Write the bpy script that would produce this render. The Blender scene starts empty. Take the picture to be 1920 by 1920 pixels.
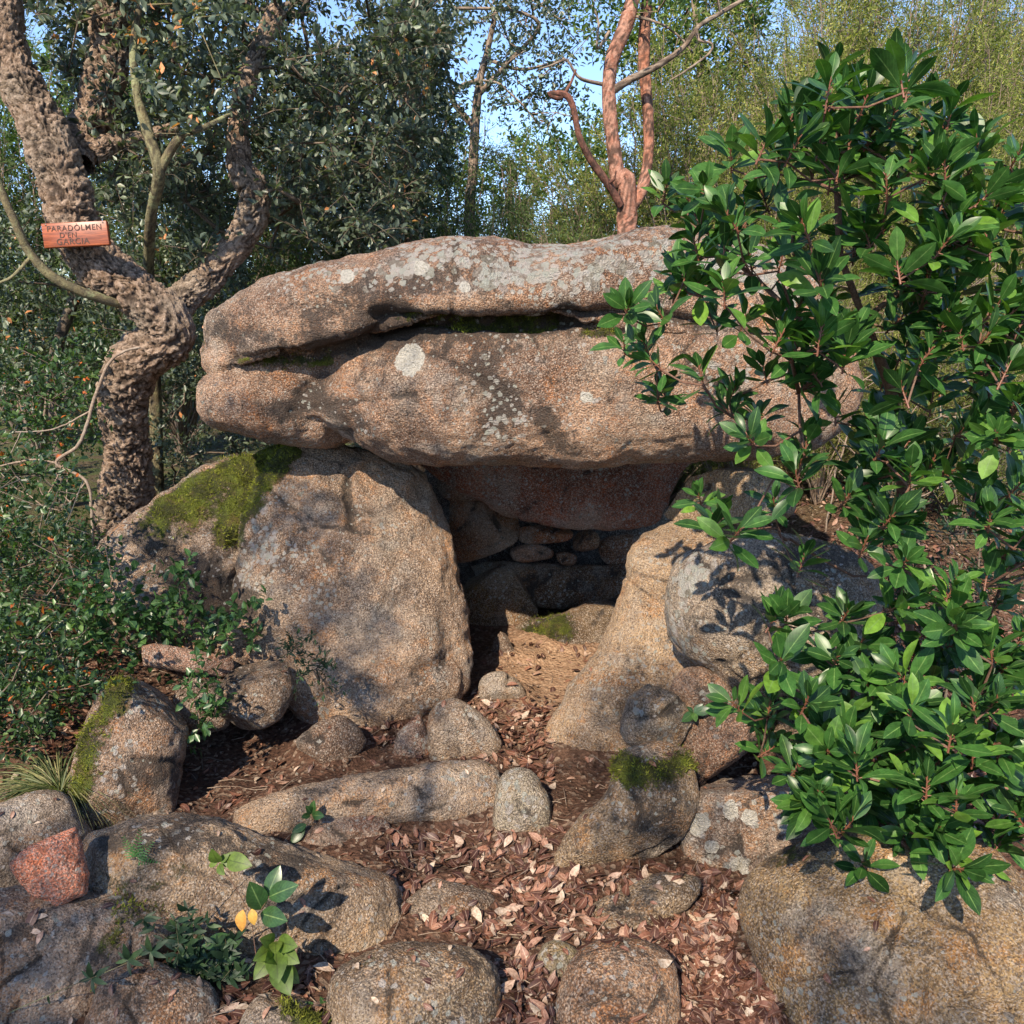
import bpy, math, random
import numpy as np
from mathutils import Vector, Matrix
from mathutils.bvhtree import BVHTree

R_ = np.random.RandomState(7)
random.seed(7)
col = bpy.context.scene.collection
scn = bpy.context.scene

# ------------------------------------------------------------------ camera, sky, sun, exposure
CAM = np.array([0.0, 0.0, 1.6]); PITCH = math.radians(13.0); F = 1600.0
cd = bpy.data.cameras.new('camera'); cam = bpy.data.objects.new('camera', cd); col.objects.link(cam)
cam.location = CAM; cam.rotation_euler = (math.radians(90) - PITCH, 0, 0)
cd.sensor_width = 36; cd.lens = 30.0; cd.clip_start = 0.05; cd.clip_end = 900
scn.camera = cam
SUN_EL = math.radians(41); SUN_AZ = math.radians(21)      # azimuth measured from straight behind the camera towards the left
SUN_DIR = np.array([-math.sin(SUN_AZ) * math.cos(SUN_EL), -math.cos(SUN_AZ) * math.cos(SUN_EL), math.sin(SUN_EL)])
world = bpy.data.worlds.new('World'); scn.world = world; world.use_nodes = True
wn = world.node_tree; bg = wn.nodes['Background']
sky = wn.nodes.new('ShaderNodeTexSky'); sky.sky_type = 'NISHITA'; sky.sun_disc = False
sky.sun_elevation = SUN_EL; sky.sun_rotation = math.atan2(SUN_DIR[0], SUN_DIR[1])
sky.altitude = 1500; sky.air_density = 0.8; sky.dust_density = 0.35; sky.ozone_density = 2.2
wn.links.new(sky.outputs[0], bg.inputs[0]); bg.inputs[1].default_value = 0.15
sl = bpy.data.lights.new('sun', 'SUN'); sl.energy = 4.2; sl.angle = math.radians(0.6); sl.color = (1.0, 0.86, 0.68)
so = bpy.data.objects.new('sun', sl); col.objects.link(so)
so.rotation_euler = Vector(-SUN_DIR).to_track_quat('-Z', 'Y').to_euler(); so.location = (-6, -8, 9)
scn.view_settings.view_transform = 'Standard'; scn.view_settings.look = 'None'
scn.view_settings.gamma = 1; scn.view_settings.exposure = 1.25
scn.cycles.max_bounces = 6; scn.cycles.diffuse_bounces = 3; scn.cycles.transparent_max_bounces = 4

# ------------------------------------------------------------------ picture <-> place
FV = np.array([0, math.cos(PITCH), -math.sin(PITCH)]); UV = np.array([0, math.sin(PITCH), math.cos(PITCH)]); RV = np.array([1.0, 0, 0])
def ray(px, py):
    px = np.asarray(px, float); py = np.asarray(py, float)
    d = FV + ((px - 960) / F)[..., None] * RV + ((960 - py) / F)[..., None] * UV
    return d / np.linalg.norm(d, axis=-1, keepdims=True)
def P(px, py, Y):
    d = ray(px, py); return CAM + d * (np.asarray(Y, float) / d[..., 1])[..., None]
def proj(p):
    q = p - CAM; z = q @ FV
    return 960 + F * (q @ RV) / z, 960 - F * (q @ UV) / z

# ------------------------------------------------------------------ noise
_G = R_.normal(size=(256, 3)); _G /= np.linalg.norm(_G, axis=1)[:, None]
def perlin(p, seed=0):
    p = np.asarray(p, float) + seed * 17.31; i = np.floor(p).astype(np.int64); f = p - i; u = f * f * f * (f * (f * 6 - 15) + 10)
    out = 0
    for dx in (0, 1):
        for dy in (0, 1):
            for dz in (0, 1):
                h = ((i[:, 0] + dx) * 73856093) ^ ((i[:, 1] + dy) * 19349663) ^ ((i[:, 2] + dz) * 83492791)
                h = (h ^ (h >> 13)) & 255
                g = _G[h]; v = g[:, 0] * (f[:, 0] - dx) + g[:, 1] * (f[:, 1] - dy) + g[:, 2] * (f[:, 2] - dz)
                w = (u[:, 0] if dx else 1 - u[:, 0]) * (u[:, 1] if dy else 1 - u[:, 1]) * (u[:, 2] if dz else 1 - u[:, 2])
                out = out + v * w
    return out * 1.6
def fbm(p, freq, octv=4, seed=0, ridged=False, gain=.5):
    s = 0; a = 1; t = 0
    for o in range(octv):
        n = perlin(p * freq, seed + o * 3.7)
        if ridged: n = 1 - 2 * np.abs(n)
        s = s + n * a; t += a; a *= gain; freq *= 2.03
    return s / t
def sstep(a, b, x):
    t = np.clip((x - a) / (b - a), 0, 1); return t * t * (3 - 2 * t)

# ------------------------------------------------------------------ mesh building
def mk(name, v, f, mat, parent=None, attrs=None, smooth=True):
    v = np.asarray(v, np.float32); f = np.asarray(f, np.int32)
    me = bpy.data.meshes.new(name); k = f.shape[1]
    me.vertices.add(len(v)); me.vertices.foreach_set('co', v.ravel())
    me.loops.add(f.size); me.loops.foreach_set('vertex_index', f.ravel())
    me.polygons.add(len(f)); me.polygons.foreach_set('loop_start', np.arange(0, f.size, k, dtype=np.int32))
    me.polygons.foreach_set('loop_total', np.full(len(f), k, np.int32))
    if smooth: me.polygons.foreach_set('use_smooth', np.ones(len(f), bool))
    for an, av in (attrs or {}).items():
        a = me.attributes.new(an, 'FLOAT', 'POINT'); a.data.foreach_set('value', np.asarray(av, np.float32))
    me.update(calc_edges=True); me.validate()
    o = bpy.data.objects.new(name, me); col.objects.link(o)
    if mat: me.materials.append(mat)
    if parent: o.parent = parent
    return o
def root(name, loc=(0, 0, 0)):
    o = bpy.data.objects.new(name, None); col.objects.link(o); o.location = loc; o.empty_display_size = .1; return o
def tag(o, label=None, cat=None, group=None, kind=None):
    if label: o['label'] = label
    if cat: o['category'] = cat
    if group: o['group'] = group
    if kind: o['kind'] = kind
    return o
def shift(v, loc): return np.asarray(v) - np.asarray(loc)

# ------------------------------------------------------------------ materials
class NT:
    def __init__(s, name):
        s.m = bpy.data.materials.new(name); s.m.use_nodes = True; s.t = s.m.node_tree; s.b = s.t.nodes['Principled BSDF']
        s.out = s.t.nodes['Material Output']
    def n(s, typ, props=None, **inp):
        nd = s.t.nodes.new('ShaderNode' + typ)
        for k, v in (props or {}).items(): setattr(nd, k, v)
        for k, v in inp.items():
            key = int(k[1:]) if k[0] == 'i' and k[1:].isdigit() else k
            s.set(nd.inputs[key], v)
        return nd
    def set(s, sock, v):
        if hasattr(v, 'outputs'): v = v.outputs[0]
        if isinstance(v, bpy.types.NodeSocket): s.t.links.new(v, sock)
        else: sock.default_value = v
    def noise(s, vec, scale, detail=4, rough=.55, dist=0):
        return s.n('TexNoise', Vector=vec, Scale=scale, Detail=detail, Roughness=rough, Distortion=dist).outputs[0]
    def ramp(s, v, a, b, lo=0., hi=1.):
        return s.n('MapRange', {'interpolation_type': 'SMOOTHSTEP'}, Value=v, i1=a, i2=b, i3=lo, i4=hi).outputs[0]
    def mix(s, f, a, b, bt='MIX'):
        nd = s.n('Mix', {'data_type': 'RGBA', 'blend_type': bt}); s.set(nd.inputs[0], f)
        for i, c in ((6, a), (7, b)):
            if isinstance(c, tuple): c = (*c[:3], 1)
            s.set(nd.inputs[i], c)
        return nd.outputs[2]
    def math(s, op, a, b=0., clamp=False):
        nd = s.n('Math', {'operation': op, 'use_clamp': clamp}); s.set(nd.inputs[0], a); s.set(nd.inputs[1], b); return nd.outputs[0]
    def attr(s, name): return s.n('Attribute', {'attribute_name': name}).outputs['Fac']
    def bump(s, h, strength, dist, normal=None):
        nd = s.n('Bump', Height=h, Strength=strength, Distance=dist)
        if normal is not None: s.set(nd.inputs['Normal'], normal)
        return nd.outputs[0]

def rock_material():
    s = NT('granite'); pos = s.n('NewGeometry').outputs['Position']
    tint = s.n('ObjectInfo').outputs['Color']
    n1 = s.noise(pos, 2.6, 7, .62, .5); n2 = s.noise(pos, 9, 8, .68, .3); n3 = s.noise(pos, 120, 6, .75)
    vo = s.n('TexVoronoi', Vector=pos, Scale=250.0, Randomness=1.0)
    vo2 = s.n('TexVoronoi', Vector=pos, Scale=170.0, Randomness=1.0)
    rnd = s.n('ObjectInfo').outputs['Random']; off = s.n('VectorMath', {'operation': 'ADD'}, i0=pos, i1=(7.3, 1.1, 4.2))
    c = s.mix(s.ramp(n1, .34, .66), s.mix(1., tint, (.82, .70, .60), 'MULTIPLY'), s.mix(1., tint, (1.78, 1.62, 1.36), 'MULTIPLY'))
    c = s.mix(s.math('MULTIPLY', s.ramp(n2, .50, .64), .6), c, s.mix(1., tint, (1.85, 1.12, .52), 'MULTIPLY'))
    c = s.mix(s.math('MULTIPLY', s.ramp(s.noise(off, 1.9, 6, .6, .4), .50, .64), .6), c, (.64, .54, .42))
    c = s.mix(s.math('MULTIPLY', s.ramp(s.noise(off, 5.5, 7, .65, .3), .54, .64), .45), c, (.50, .50, .46))
    sep = s.n('SeparateColor', i0=vo.outputs['Color']).outputs
    c = s.mix(s.math('MULTIPLY', s.ramp(sep[0], .5, .8), .6), c, (.78, .66, .54))
    c = s.mix(s.math('MULTIPLY', s.ramp(sep[1], .72, .86), .55), c, (.06, .048, .042))
    c = s.mix(s.math('MULTIPLY', s.ramp(n3, .36, .60, 1, 0), .5), c, s.mix(1., c, (.40, .36, .34), 'MULTIPLY'))
    gv_ = s.ramp(s.noise(off, 3.7, 5, .6), .38, .6, .35, 1.15)
    crev = s.ramp(s.math('ADD', vo2.outputs['Distance'], s.math('MULTIPLY', s.math('SUBTRACT', n3, .5), -.9)), .34, .66)
    c = s.mix(s.math('MULTIPLY', s.math('MULTIPLY', crev, gv_), s.math('ADD', .36, s.math('MULTIPLY', rnd, .3))), c, s.mix(1., c, (.24, .20, .18), 'MULTIPLY'))
    md = s.noise(pos, 48, 4, .65)
    c = s.mix(s.math('MULTIPLY', s.ramp(md, .35, .6, 1, 0), .4), c, s.mix(1., c, (.5, .46, .44), 'MULTIPLY'))
    # weather stains, plus darkening painted along carved creases and the capstone cleft
    ds = s.math('ADD', s.attr('dark'), s.math('MULTIPLY', s.math('SUBTRACT', s.noise(pos, 5.5, 9, .70, .6), .5), 2.9))
    ds = s.math('ADD', ds, s.math('MULTIPLY', s.math('SUBTRACT', rnd, .6), .25))
    ds2 = s.math('ADD', ds, s.math('MULTIPLY', s.math('SUBTRACT', n3, .5), 2.2))
    ds2 = s.math('ADD', ds2, s.math('MULTIPLY', s.math('SUBTRACT', s.noise(pos, 38, 5, .7), .5), 1.4))
    c = s.mix(s.math('MULTIPLY', s.ramp(ds2, .10, .62), .84), c, (.046, .038, .033))
    # lichen crusts
    lv = s.n('TexVoronoi', {'feature': 'SMOOTH_F1'}, Vector=s.n('VectorMath', {'operation': 'ADD'}, i0=pos, i1=s.n('VectorMath', {'operation': 'SCALE'}, i0=s.n('TexNoise', Vector=pos, Scale=30.0, Detail=4.0).outputs[1], Scale=.05)), Scale=19.0, Smoothness=.08)
    li = s.math('ADD', s.math('MULTIPLY', s.math('SUBTRACT', .46, lv.outputs['Distance']), 2.9), s.math('MULTIPLY', s.math('SUBTRACT', s.noise(pos, 5, 5, .6), .5), 2.2))
    li = s.math('ADD', li, s.math('MULTIPLY', s.attr('pale'), 1.05)); li = s.math('ADD', li, s.math('MULTIPLY', s.math('SUBTRACT', n3, .5), .5))
    lmask = s.ramp(li, 1.02, 1.12)
    lcol = s.mix(s.n('SeparateColor', i0=lv.outputs['Color']).outputs[0], (.66, .59, .55), (.47, .47, .40))
    lcol = s.mix(s.ramp(s.noise(pos, 17, 6, .7), .40, .62), s.mix(1., lcol, (.55, .50, .46), 'MULTIPLY'), lcol)
    lcol = s.mix(s.ramp(n3, .3, .75), s.mix(1., lcol, (.6, .58, .55), 'MULTIPLY'), lcol)
    c = s.mix(s.math('MULTIPLY', lmask, .92), c, lcol)
    fl = s.n('TexVoronoi', Vector=s.n('VectorMath', {'operation': 'ADD'}, i0=pos, i1=s.n('VectorMath', {'operation': 'SCALE'}, i0=s.n('TexNoise', Vector=pos, Scale=70.0, Detail=3.0).outputs[1], Scale=.02)), Scale=38.0)
    fm = s.ramp(s.math('ADD', s.math('ADD', s.math('MULTIPLY', fl.outputs['Distance'], -2.2), s.math('MULTIPLY', s.noise(pos, 4.2, 6, .65), 2.6)), s.math('MULTIPLY', s.attr('pale'), .7)), .86, 1.02)
    c = s.mix(s.math('MULTIPLY', fm, .75), c, s.mix(s.n('SeparateColor', i0=fl.outputs['Color']).outputs[0], (.52, .47, .43), (.42, .44, .38)))
    # painted single lichen rosettes
    lo = s.ramp(s.math('ADD', s.attr('spot'), s.math('MULTIPLY', s.math('SUBTRACT', s.noise(pos, 40, 6, .7), .5), 1.5)), .45, .58)
    c = s.mix(lo, c, s.mix(s.ramp(n3, .35, .6), (.40, .37, .31), (.64, .60, .52)))
    # moss
    mn = s.noise(pos, 20, 9, .75)
    mo = s.math('ADD', s.attr('moss'), s.math('MULTIPLY', s.math('SUBTRACT', mn, .5), 2.2))
    mo = s.math('ADD', mo, s.math('MULTIPLY', s.math('SUBTRACT', s.noise(pos, 150, 3, .7), .5), .8))
    mm = s.ramp(mo, .36, .72)
    mfine = s.noise(pos, 260, 4, .75)
    mc = s.mix(s.ramp(s.noise(pos, 8, 6, .65), .42, .6), (.09, .105, .018), s.mix(s.ramp(s.noise(pos, 14, 3), .45, .65), (.28, .35, .03), (.30, .23, .07)))
    mc = s.mix(s.ramp(mfine, .32, .66), s.mix(1., mc, (.22, .24, .2), 'MULTIPLY'), mc)
    c = s.mix(s.math('MULTIPLY', mm, .93), c, mc)
    s.set(s.b.inputs['Base Color'], c); s.set(s.b.inputs['Roughness'], s.ramp(n3, .2, .8, .72, .95)); s.b.inputs['Specular IOR Level'].default_value = .28
    hh = s.math('ADD', s.math('MULTIPLY', n3, 1.3), s.math('MULTIPLY', vo2.outputs['Distance'], .5))
    hh = s.math('ADD', hh, s.math('MULTIPLY', s.noise(pos, 24, 6, .65), 1.6))
    hh = s.math('ADD', hh, s.math('MULTIPLY', s.math('MULTIPLY', mm, mfine), 2.6))
    hh = s.math('ADD', hh, s.math('MULTIPLY', lmask, .12))
    s.set(s.b.inputs['Normal'], s.bump(hh, 1., .020))
    return s.m
ROCK = rock_material()

def bark_material(name, c1, c2, c3, scale=22, bump=.015, moss=.0):
    s = NT(name); pos = s.n('NewGeometry').outputs['Position']
    cav = s.attr('cav')
    n = s.noise(pos, scale, 8, .7, .8); n2 = s.noise(pos, scale * 4, 5, .7); n0 = s.noise(pos, 4, 4)
    c = s.mix(s.ramp(n, .35, .65), c1, c2); c = s.mix(s.math('MULTIPLY', s.ramp(n0, .45, .65), .6), c, c3)
    c = s.mix(s.math('MULTIPLY', s.ramp(n2, .35, .6, 1, 0), .5), c, s.mix(1., c, (.35, .33, .32), 'MULTIPLY'))
    c = s.mix(s.math('MULTIPLY', cav, .8), c, (.03, .022, .018))
    if moss: c = s.mix(s.math('MULTIPLY', s.ramp(s.noise(pos, 9, 7, .7), .62 - moss * .2, .72 - moss * .2), .9), c, (.24, .25, .13))
    s.set(s.b.inputs['Base Color'], c); s.b.inputs['Roughness'].default_value = .9; s.b.inputs['Specular IOR Level'].default_value = .2
    s.set(s.b.inputs['Normal'], s.bump(s.math('ADD', n, s.math('MULTIPLY', n2, .4)), .9, bump))
    return s.m
CORK = bark_material('cork_bark', (.24, .155, .10), (.54, .40, .30), (.38, .32, .25), 30, .04)
LICHBARK = bark_material('lichen_bark', (.11, .09, .06), (.20, .165, .085), (.27, .26, .14), 30, .012, .5)
REDBARK = bark_material('red_bark', (.30, .13, .085), (.47, .27, .20), (.38, .15, .085), 18, .015)
TWIG = bark_material('twig_bark', (.20, .14, .10), (.32, .25, .19), (.26, .22, .18), 40, .004)
DARKTWIG = bark_material('dark_twig_bark', (.10, .075, .055), (.17, .13, .10), (.14, .12, .09), 40, .004)
REDTWIG = bark_material('red_twig_bark', (.11, .055, .038), (.18, .10, .07), (.16, .11, .08), 60, .003)

def leaf_material(name, dark, mid, light, rib=None, rough=.4, trans=.3, back=1.25, odd=None, spec=.5):
    s = NT(name); t = s.attr('tint')
    c = s.mix(s.ramp(t, 0, .55), dark, mid); c = s.mix(s.ramp(t, .55, 1.), c, light)
    if odd: c = s.mix(s.ramp(t, .975, .985), c, odd)
    if rib:
        ac = s.math('ABSOLUTE', s.attr('across'))
        al = s.attr('along')
        w = s.n('TexWave', {'wave_type': 'BANDS', 'bands_direction': 'X'}, Scale=1.0)
        cmb = s.n('CombineXYZ', X=s.math('ADD', s.math('MULTIPLY', al, 2.6), s.math('MULTIPLY', ac, -.9)), Y=0., Z=0.)
        s.set(w.inputs['Vector'], cmb)
        c = s.mix(s.math('MULTIPLY', s.ramp(w.outputs[1], .75, 1.), .12), c, rib)
        c = s.mix(s.ramp(ac, .03, .09, .85, 0), c, rib)
    geo = s.n('NewGeometry')
    nz = s.noise(geo.outputs['Position'], 45, 5, .7); c = s.mix(s.ramp(nz, .3, .7), s.mix(1., c, (.62, .62, .6), 'MULTIPLY'), s.mix(1., c, (1.2, 1.18, 1.1), 'MULTIPLY'))
    c = s.mix(s.math('MULTIPLY', geo.outputs['Backfacing'], .55), c, s.mix(1., c, (back * 1.1, back * 1.12, back * 1.25), 'MULTIPLY'))
    s.set(s.b.inputs['Base Color'], c); s.b.inputs['Roughness'].default_value = rough; s.b.inputs['Specular IOR Level'].default_value = spec
    tr = s.n('BsdfTranslucent'); s.set(tr.inputs[0], s.mix(1., c, (1.5, 1.7, .6), 'MULTIPLY'))
    ms = s.n('MixShader', i0=trans); s.set(ms.inputs[1], s.b.outputs[0]); s.set(ms.inputs[2], tr.outputs[0])
    s.set(s.out.inputs[0], ms.outputs[0]); return s.m
ARB = leaf_material('strawberry_tree_leaf', (.016, .052, .012), (.040, .115, .024), (.12, .235, .032), rib=(.13, .23, .07), rough=.36, trans=.25, spec=.32, back=.95)
OAK = leaf_material('oak_leaf', (.030, .045, .032), (.075, .10, .068), (.17, .20, .13), rough=.42, trans=.2, back=1.7, odd=(.42, .18, .07))
MAST = leaf_material('undergrowth_leaf', (.016, .036, .014), (.035, .075, .026), (.10, .17, .045), rough=.4, trans=.3, odd=(.45, .12, .03))
IVY = leaf_material('ivy_leaf', (.020, .055, .018), (.035, .09, .028), (.075, .16, .04), rib=(.14, .22, .08), rough=.35, trans=.25)
DKLEAF = leaf_material('madder_leaf', (.012, .028, .016), (.022, .048, .024), (.05, .09, .035), rough=.5, trans=.2, spec=.25)
NETTLE = leaf_material('nettle_leaf', (.06, .11, .018), (.10, .16, .025), (.16, .21, .035), rib=(.05, .08, .015), rough=.5, trans=.35)
YELLEAF = leaf_material('yellow_leaf', (.42, .26, .03), (.50, .30, .04), (.55, .28, .06), rough=.6, trans=.35)
HEATH_Y = leaf_material('heath_needles_olive', (.07, .095, .022), (.17, .20, .05), (.36, .36, .11), rough=.7, trans=.35, spec=.2)
HEATH_D = leaf_material('heath_needles_green', (.040, .070, .026), (.075, .115, .040), (.15, .20, .06), rough=.7, trans=.3, spec=.2)
HOLLY = leaf_material('bright_oak_leaf', (.05, .085, .025), (.10, .16, .04), (.22, .29, .07), rough=.45, trans=.35)
GRASSM = leaf_material('grass_blade', (.05, .075, .025), (.10, .125, .045), (.24, .22, .10), rough=.6, trans=.3)
FERN = leaf_material('fern_frond', (.03, .10, .03), (.05, .15, .04), (.08, .2, .05), rough=.6, trans=.35)
MOSSM = leaf_material('moss_tufts', (.06, .065, .016), (.15, .165, .025), (.30, .31, .05), rough=.8, trans=.35, spec=.15)
def litter_material():
    s = NT('dead_leaf'); t = s.attr('tint')
    rp = s.n('ValToRGB', Fac=t); e = rp.color_ramp.elements; e[0].color = (.045, .016, .011, 1); e[1].color = (.42, .33, .24, 1)
    for p, c in ((.25, (.085, .036, .024)), (.48, (.17, .070, .042)), (.68, (.25, .12, .075)), (.84, (.33, .21, .155)), (.95, (.46, .38, .30))):
        x = e.new(p); x.color = (*c, 1)
    c = rp.outputs[0]; pos = s.n('NewGeometry').outputs['Position']
    c = s.mix(s.ramp(s.noise(pos, 160, 4), .35, .65), s.mix(1., c, (.6, .55, .5), 'MULTIPLY'), c)
    c = s.mix(s.ramp(s.math('ABSOLUTE', s.attr('across')), .04, .12, .4, 0), c, (.5, .36, .26))
    s.set(s.b.inputs['Base Color'], c); s.b.inputs['Roughness'].default_value = .55
    return s.m
LITTER = litter_material()
def ground_material():
    s = NT('forest_soil'); pos = s.n('NewGeometry').outputs['Position']
    n = s.noise(pos, 6, 8, .7); n2 = s.noise(pos, 60, 6, .75); vo = s.n('TexVoronoi', Vector=pos, Scale=70.0)
    c = s.mix(s.ramp(n, .3, .7), (.075, .040, .028), (.15, .085, .058))
    c = s.mix(s.ramp(n2, .3, .7), s.mix(1., c, (.4, .38, .36), 'MULTIPLY'), s.mix(1., c, (1.35, 1.3, 1.25), 'MULTIPLY'))
    sep = s.n('SeparateColor', i0=vo.outputs['Color']).outputs
    c = s.mix(s.math('MULTIPLY', s.ramp(sep[0], .8, .9), .6), c, (.30, .22, .16))
    c = s.mix(s.math('MULTIPLY', s.attr('sand'), s.ramp(n2, .2, .6, .6, 1)), c, s.mix(s.ramp(n2, .4, .7), (.33, .20, .12), (.48, .33, .22)))
    c = s.mix(s.attr('far'), c, s.mix(s.ramp(n, .4, .6), (.10, .075, .045), (.07, .09, .03)))
    s.set(s.b.inputs['Base Color'], c); s.b.inputs['Roughness'].default_value = .95; s.b.inputs['Specular IOR Level'].default_value = .15
    h = s.math('ADD', n2, s.math('MULTIPLY', vo.outputs['Distance'], .6)); h = s.math('ADD', h, s.math('MULTIPLY', s.noise(pos, 18, 5), 1.5))
    s.set(s.b.inputs['Normal'], s.bump(h, 1., .02)); return s.m
SOIL = ground_material()

# ------------------------------------------------------------------ ground
def hgt(x, y):
    x = np.asarray(x, float); y = np.asarray(y, float)
    p = np.stack([x, y, np.zeros_like(x)], -1).reshape(-1, 3)
    w = sstep(.10, .45, x / np.maximum(y, 3.3))
    back = np.maximum(y - 3.3, 0)
    h = w * 7 * np.tanh(back * .30 / 7) + (1 - w) * 3.0 * np.tanh(np.maximum(y - 5.0, 0) * .10 / 3.0)
    h = h + .30 * np.maximum(-x - 1.55, 0) * sstep(9, 3, y) * sstep(9, 4, -x)
    h = h + sstep(.5, 1.9, x) * .10
    n = (fbm(p, .9, 3, 5) * .07 + fbm(p, 5, 4, 9) * .022).reshape(x.shape)
    far = sstep(12, 60, np.hypot(x, y)); n = n + far * (fbm(p, .03, 3, 8) * 3.0).reshape(x.shape)
    return h + n * np.where(np.abs(x - .1) + np.abs(y - 3.8) < .9, .5, 1) - .03
def ghit(px, py):
    d = ray(px, py); t = 0.8
    for k in range(200):
        q = CAM + d * t; dz = q[2] - float(hgt(q[0], q[1]))
        if dz < .002: break
        t += max(dz * .6, .004)
    return CAM + d * t
def ghits(px, py):
    d = ray(px, py); t = np.full(len(px), .8)
    for k in range(60):
        q = CAM + d * t[:, None]; t = t + np.maximum(q[:, 2] - hgt(q[:, 0], q[:, 1]), -.2) * .6
    return CAM + d * t[:, None]
def axis_pts(c, near, fine, far, k):
    a = np.arange(-near, near, fine); b = near * np.power(far / near, np.linspace(0, 1, k))
    return np.concatenate([c - b[::-1], c + a, c + b])
gx = axis_pts(0, 2.6, .022, 400, 60); gy = axis_pts(3.0, 2.2, .022, 400, 60)
GX, GY = np.meshgrid(gx, gy); gz = hgt(GX, GY); gv = np.stack([GX, GY, gz], -1).reshape(-1, 3)
gv[:, 2] += np.where((np.abs(gv[:, 0]) < 4) & (np.abs(gv[:, 1] - 3) < 4), fbm(gv * [1, 1, 0], 22, 3, 3) * .012, 0)
nx = len(gx); ii = np.arange(len(gy) - 1)[:, None] * nx + np.arange(nx - 1)[None, :]; ii = ii.ravel()
gf = np.stack([ii, ii + 1, ii + nx + 1, ii + nx], -1)
ppx, ppy = proj(gv)
sand = np.exp(-(((gv[:, 0] - .18) / .28) ** 2 + ((gv[:, 1] - 3.75) / .55) ** 2))
ground = mk('ground', gv, gf, SOIL, attrs={'sand': np.clip(sand * 1.2, 0, 1), 'far': sstep(4.2, 7, np.hypot(gv[:, 0], gv[:, 1]))})
tag(ground, 'reddish brown forest soil between the stones', kind='structure')

# ------------------------------------------------------------------ rocks
def norml(a): return a / np.maximum(np.linalg.norm(a, axis=-1, keepdims=True), 1e-9)
def scatter(tpl, org, dirv, nrm, size, tint):
    v, f, ac, al = tpl; N = len(org); k = len(v)
    y = norml(np.asarray(dirv, float)); x = norml(np.cross(y, nrm)); z = np.cross(x, y)
    W = org[:, None, :] + size[:, None, None] * (v[None, :, 0, None] * x[:, None] + v[None, :, 1, None] * y[:, None] + v[None, :, 2, None] * z[:, None])
    Fa = f[None] + (np.arange(N) * k)[:, None, None]
    return W.reshape(-1, 3), Fa.reshape(-1, f.shape[1]), {'across': np.tile(ac, N), 'along': np.tile(al, N), 'tint': np.repeat(tint, k)}
def spline_closed(pts, n=110, sharp=False):
    p = np.asarray(pts, float); m = len(p); seg = max(3, n // m); out = []
    for i in range(m):
        a, b, c, d = p[i - 1], p[i], p[(i + 1) % m], p[(i + 2) % m]
        for k in range(seg):
            t = k / seg
            if sharp: out.append(b + (c - b) * t); continue
            out.append(.5 * ((2 * b) + (c - a) * t + (2 * a - 5 * b + 4 * c - d) * t * t + (3 * b - a - 3 * c + d) * t ** 3))
    return np.array(out)
def body(outline, Rf, B, Y=None, yaw=0, tilt=0, contact=None, push=.05, centre=None, kf=2.4, taper=.82, sharp=False):
    o = spline_closed(outline, sharp=sharp); c = np.array(centre, float) if centre is not None else np.array([(o[:, 0].min() + o[:, 0].max()) / 2, (o[:, 1].min() + o[:, 1].max()) / 2])
    n = ray(c[0], c[1])
    Mx = Matrix.Rotation(math.radians(yaw), 3, 'Z') @ Matrix.Rotation(math.radians(tilt), 3, 'X'); n = np.array(Mx @ Vector(n))
    if Y is not None: Q = P(c[0], c[1], Y)
    else:
        if contact is None: k = np.argmax(o[:, 1]); contact = (o[k, 0], min(o[k, 1], 1990))
        g = ghit(*contact); d = ray(*contact); Q = g + d * push
    def onplane(q):
        d = ray(q[:, 0], q[:, 1]); t = ((Q - CAM) @ n) / (d @ n); return CAM + d * t[:, None]
    O = onplane(o); C = onplane(c[None])[0]; m = len(o); V = []
    rf = np.sin(np.linspace(0, 1, 14)[1:] * math.pi / 2)
    V.append(C[None] - n * Rf)
    for r in rf: V.append(C + (O - C) * r - n * Rf * (1 - r ** kf) ** .5)
    for r, z in zip((1.0, .995, .97, .92, .8, .6, .3), (.2, .4, .6, .78, .92, .98, 1.0)):
        V.append(C + (O - C) * r * (1 - (1 - taper) * z) + n * B * z)
    V.append(C[None] + n * B)
    rings = len(V) - 2; F_ = []
    V = np.concatenate(V); 
    def ring(k): return 1 + k * m
    for j in range(m): F_.append((0, ring(0) + (j + 1) % m, ring(0) + j))
    for k in range(rings - 1):
        for j in range(m): F_.append((ring(k) + j, ring(k) + (j + 1) % m, ring(k + 1) + (j + 1) % m, ring(k + 1) + j))
    last = len(V) - 1
    for j in range(m): F_.append((ring(rings - 1) + j, ring(rings - 1) + (j + 1) % m, last))
    return V, F_
def seg_dist(x, y, pl):
    d = np.full(len(x), 1e9); pl = np.asarray(pl, float)
    if len(pl) == 1: return np.hypot(x - pl[0, 0], y - pl[0, 1])
    for a, b in zip(pl[:-1], pl[1:]):
        ab = b - a; t = np.clip(((x - a[0]) * ab[0] + (y - a[1]) * ab[1]) / max(ab @ ab, 1e-6), 0, 1)
        d = np.minimum(d, np.hypot(x - a[0] - ab[0] * t, y - a[1] - ab[1] * t))
    return d
ROCKS = []; LOWROCKS = []
def get_vn(me):
    n = len(me.vertices); a = np.empty(n * 3, np.float32); me.vertices.foreach_get('co', a)
    b = np.empty(n * 3, np.float32); me.vertex_normals.foreach_get('vector', b)
    return a.reshape(-1, 3).astype(float), b.reshape(-1, 3).astype(float)
rock_no = [0]
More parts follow.
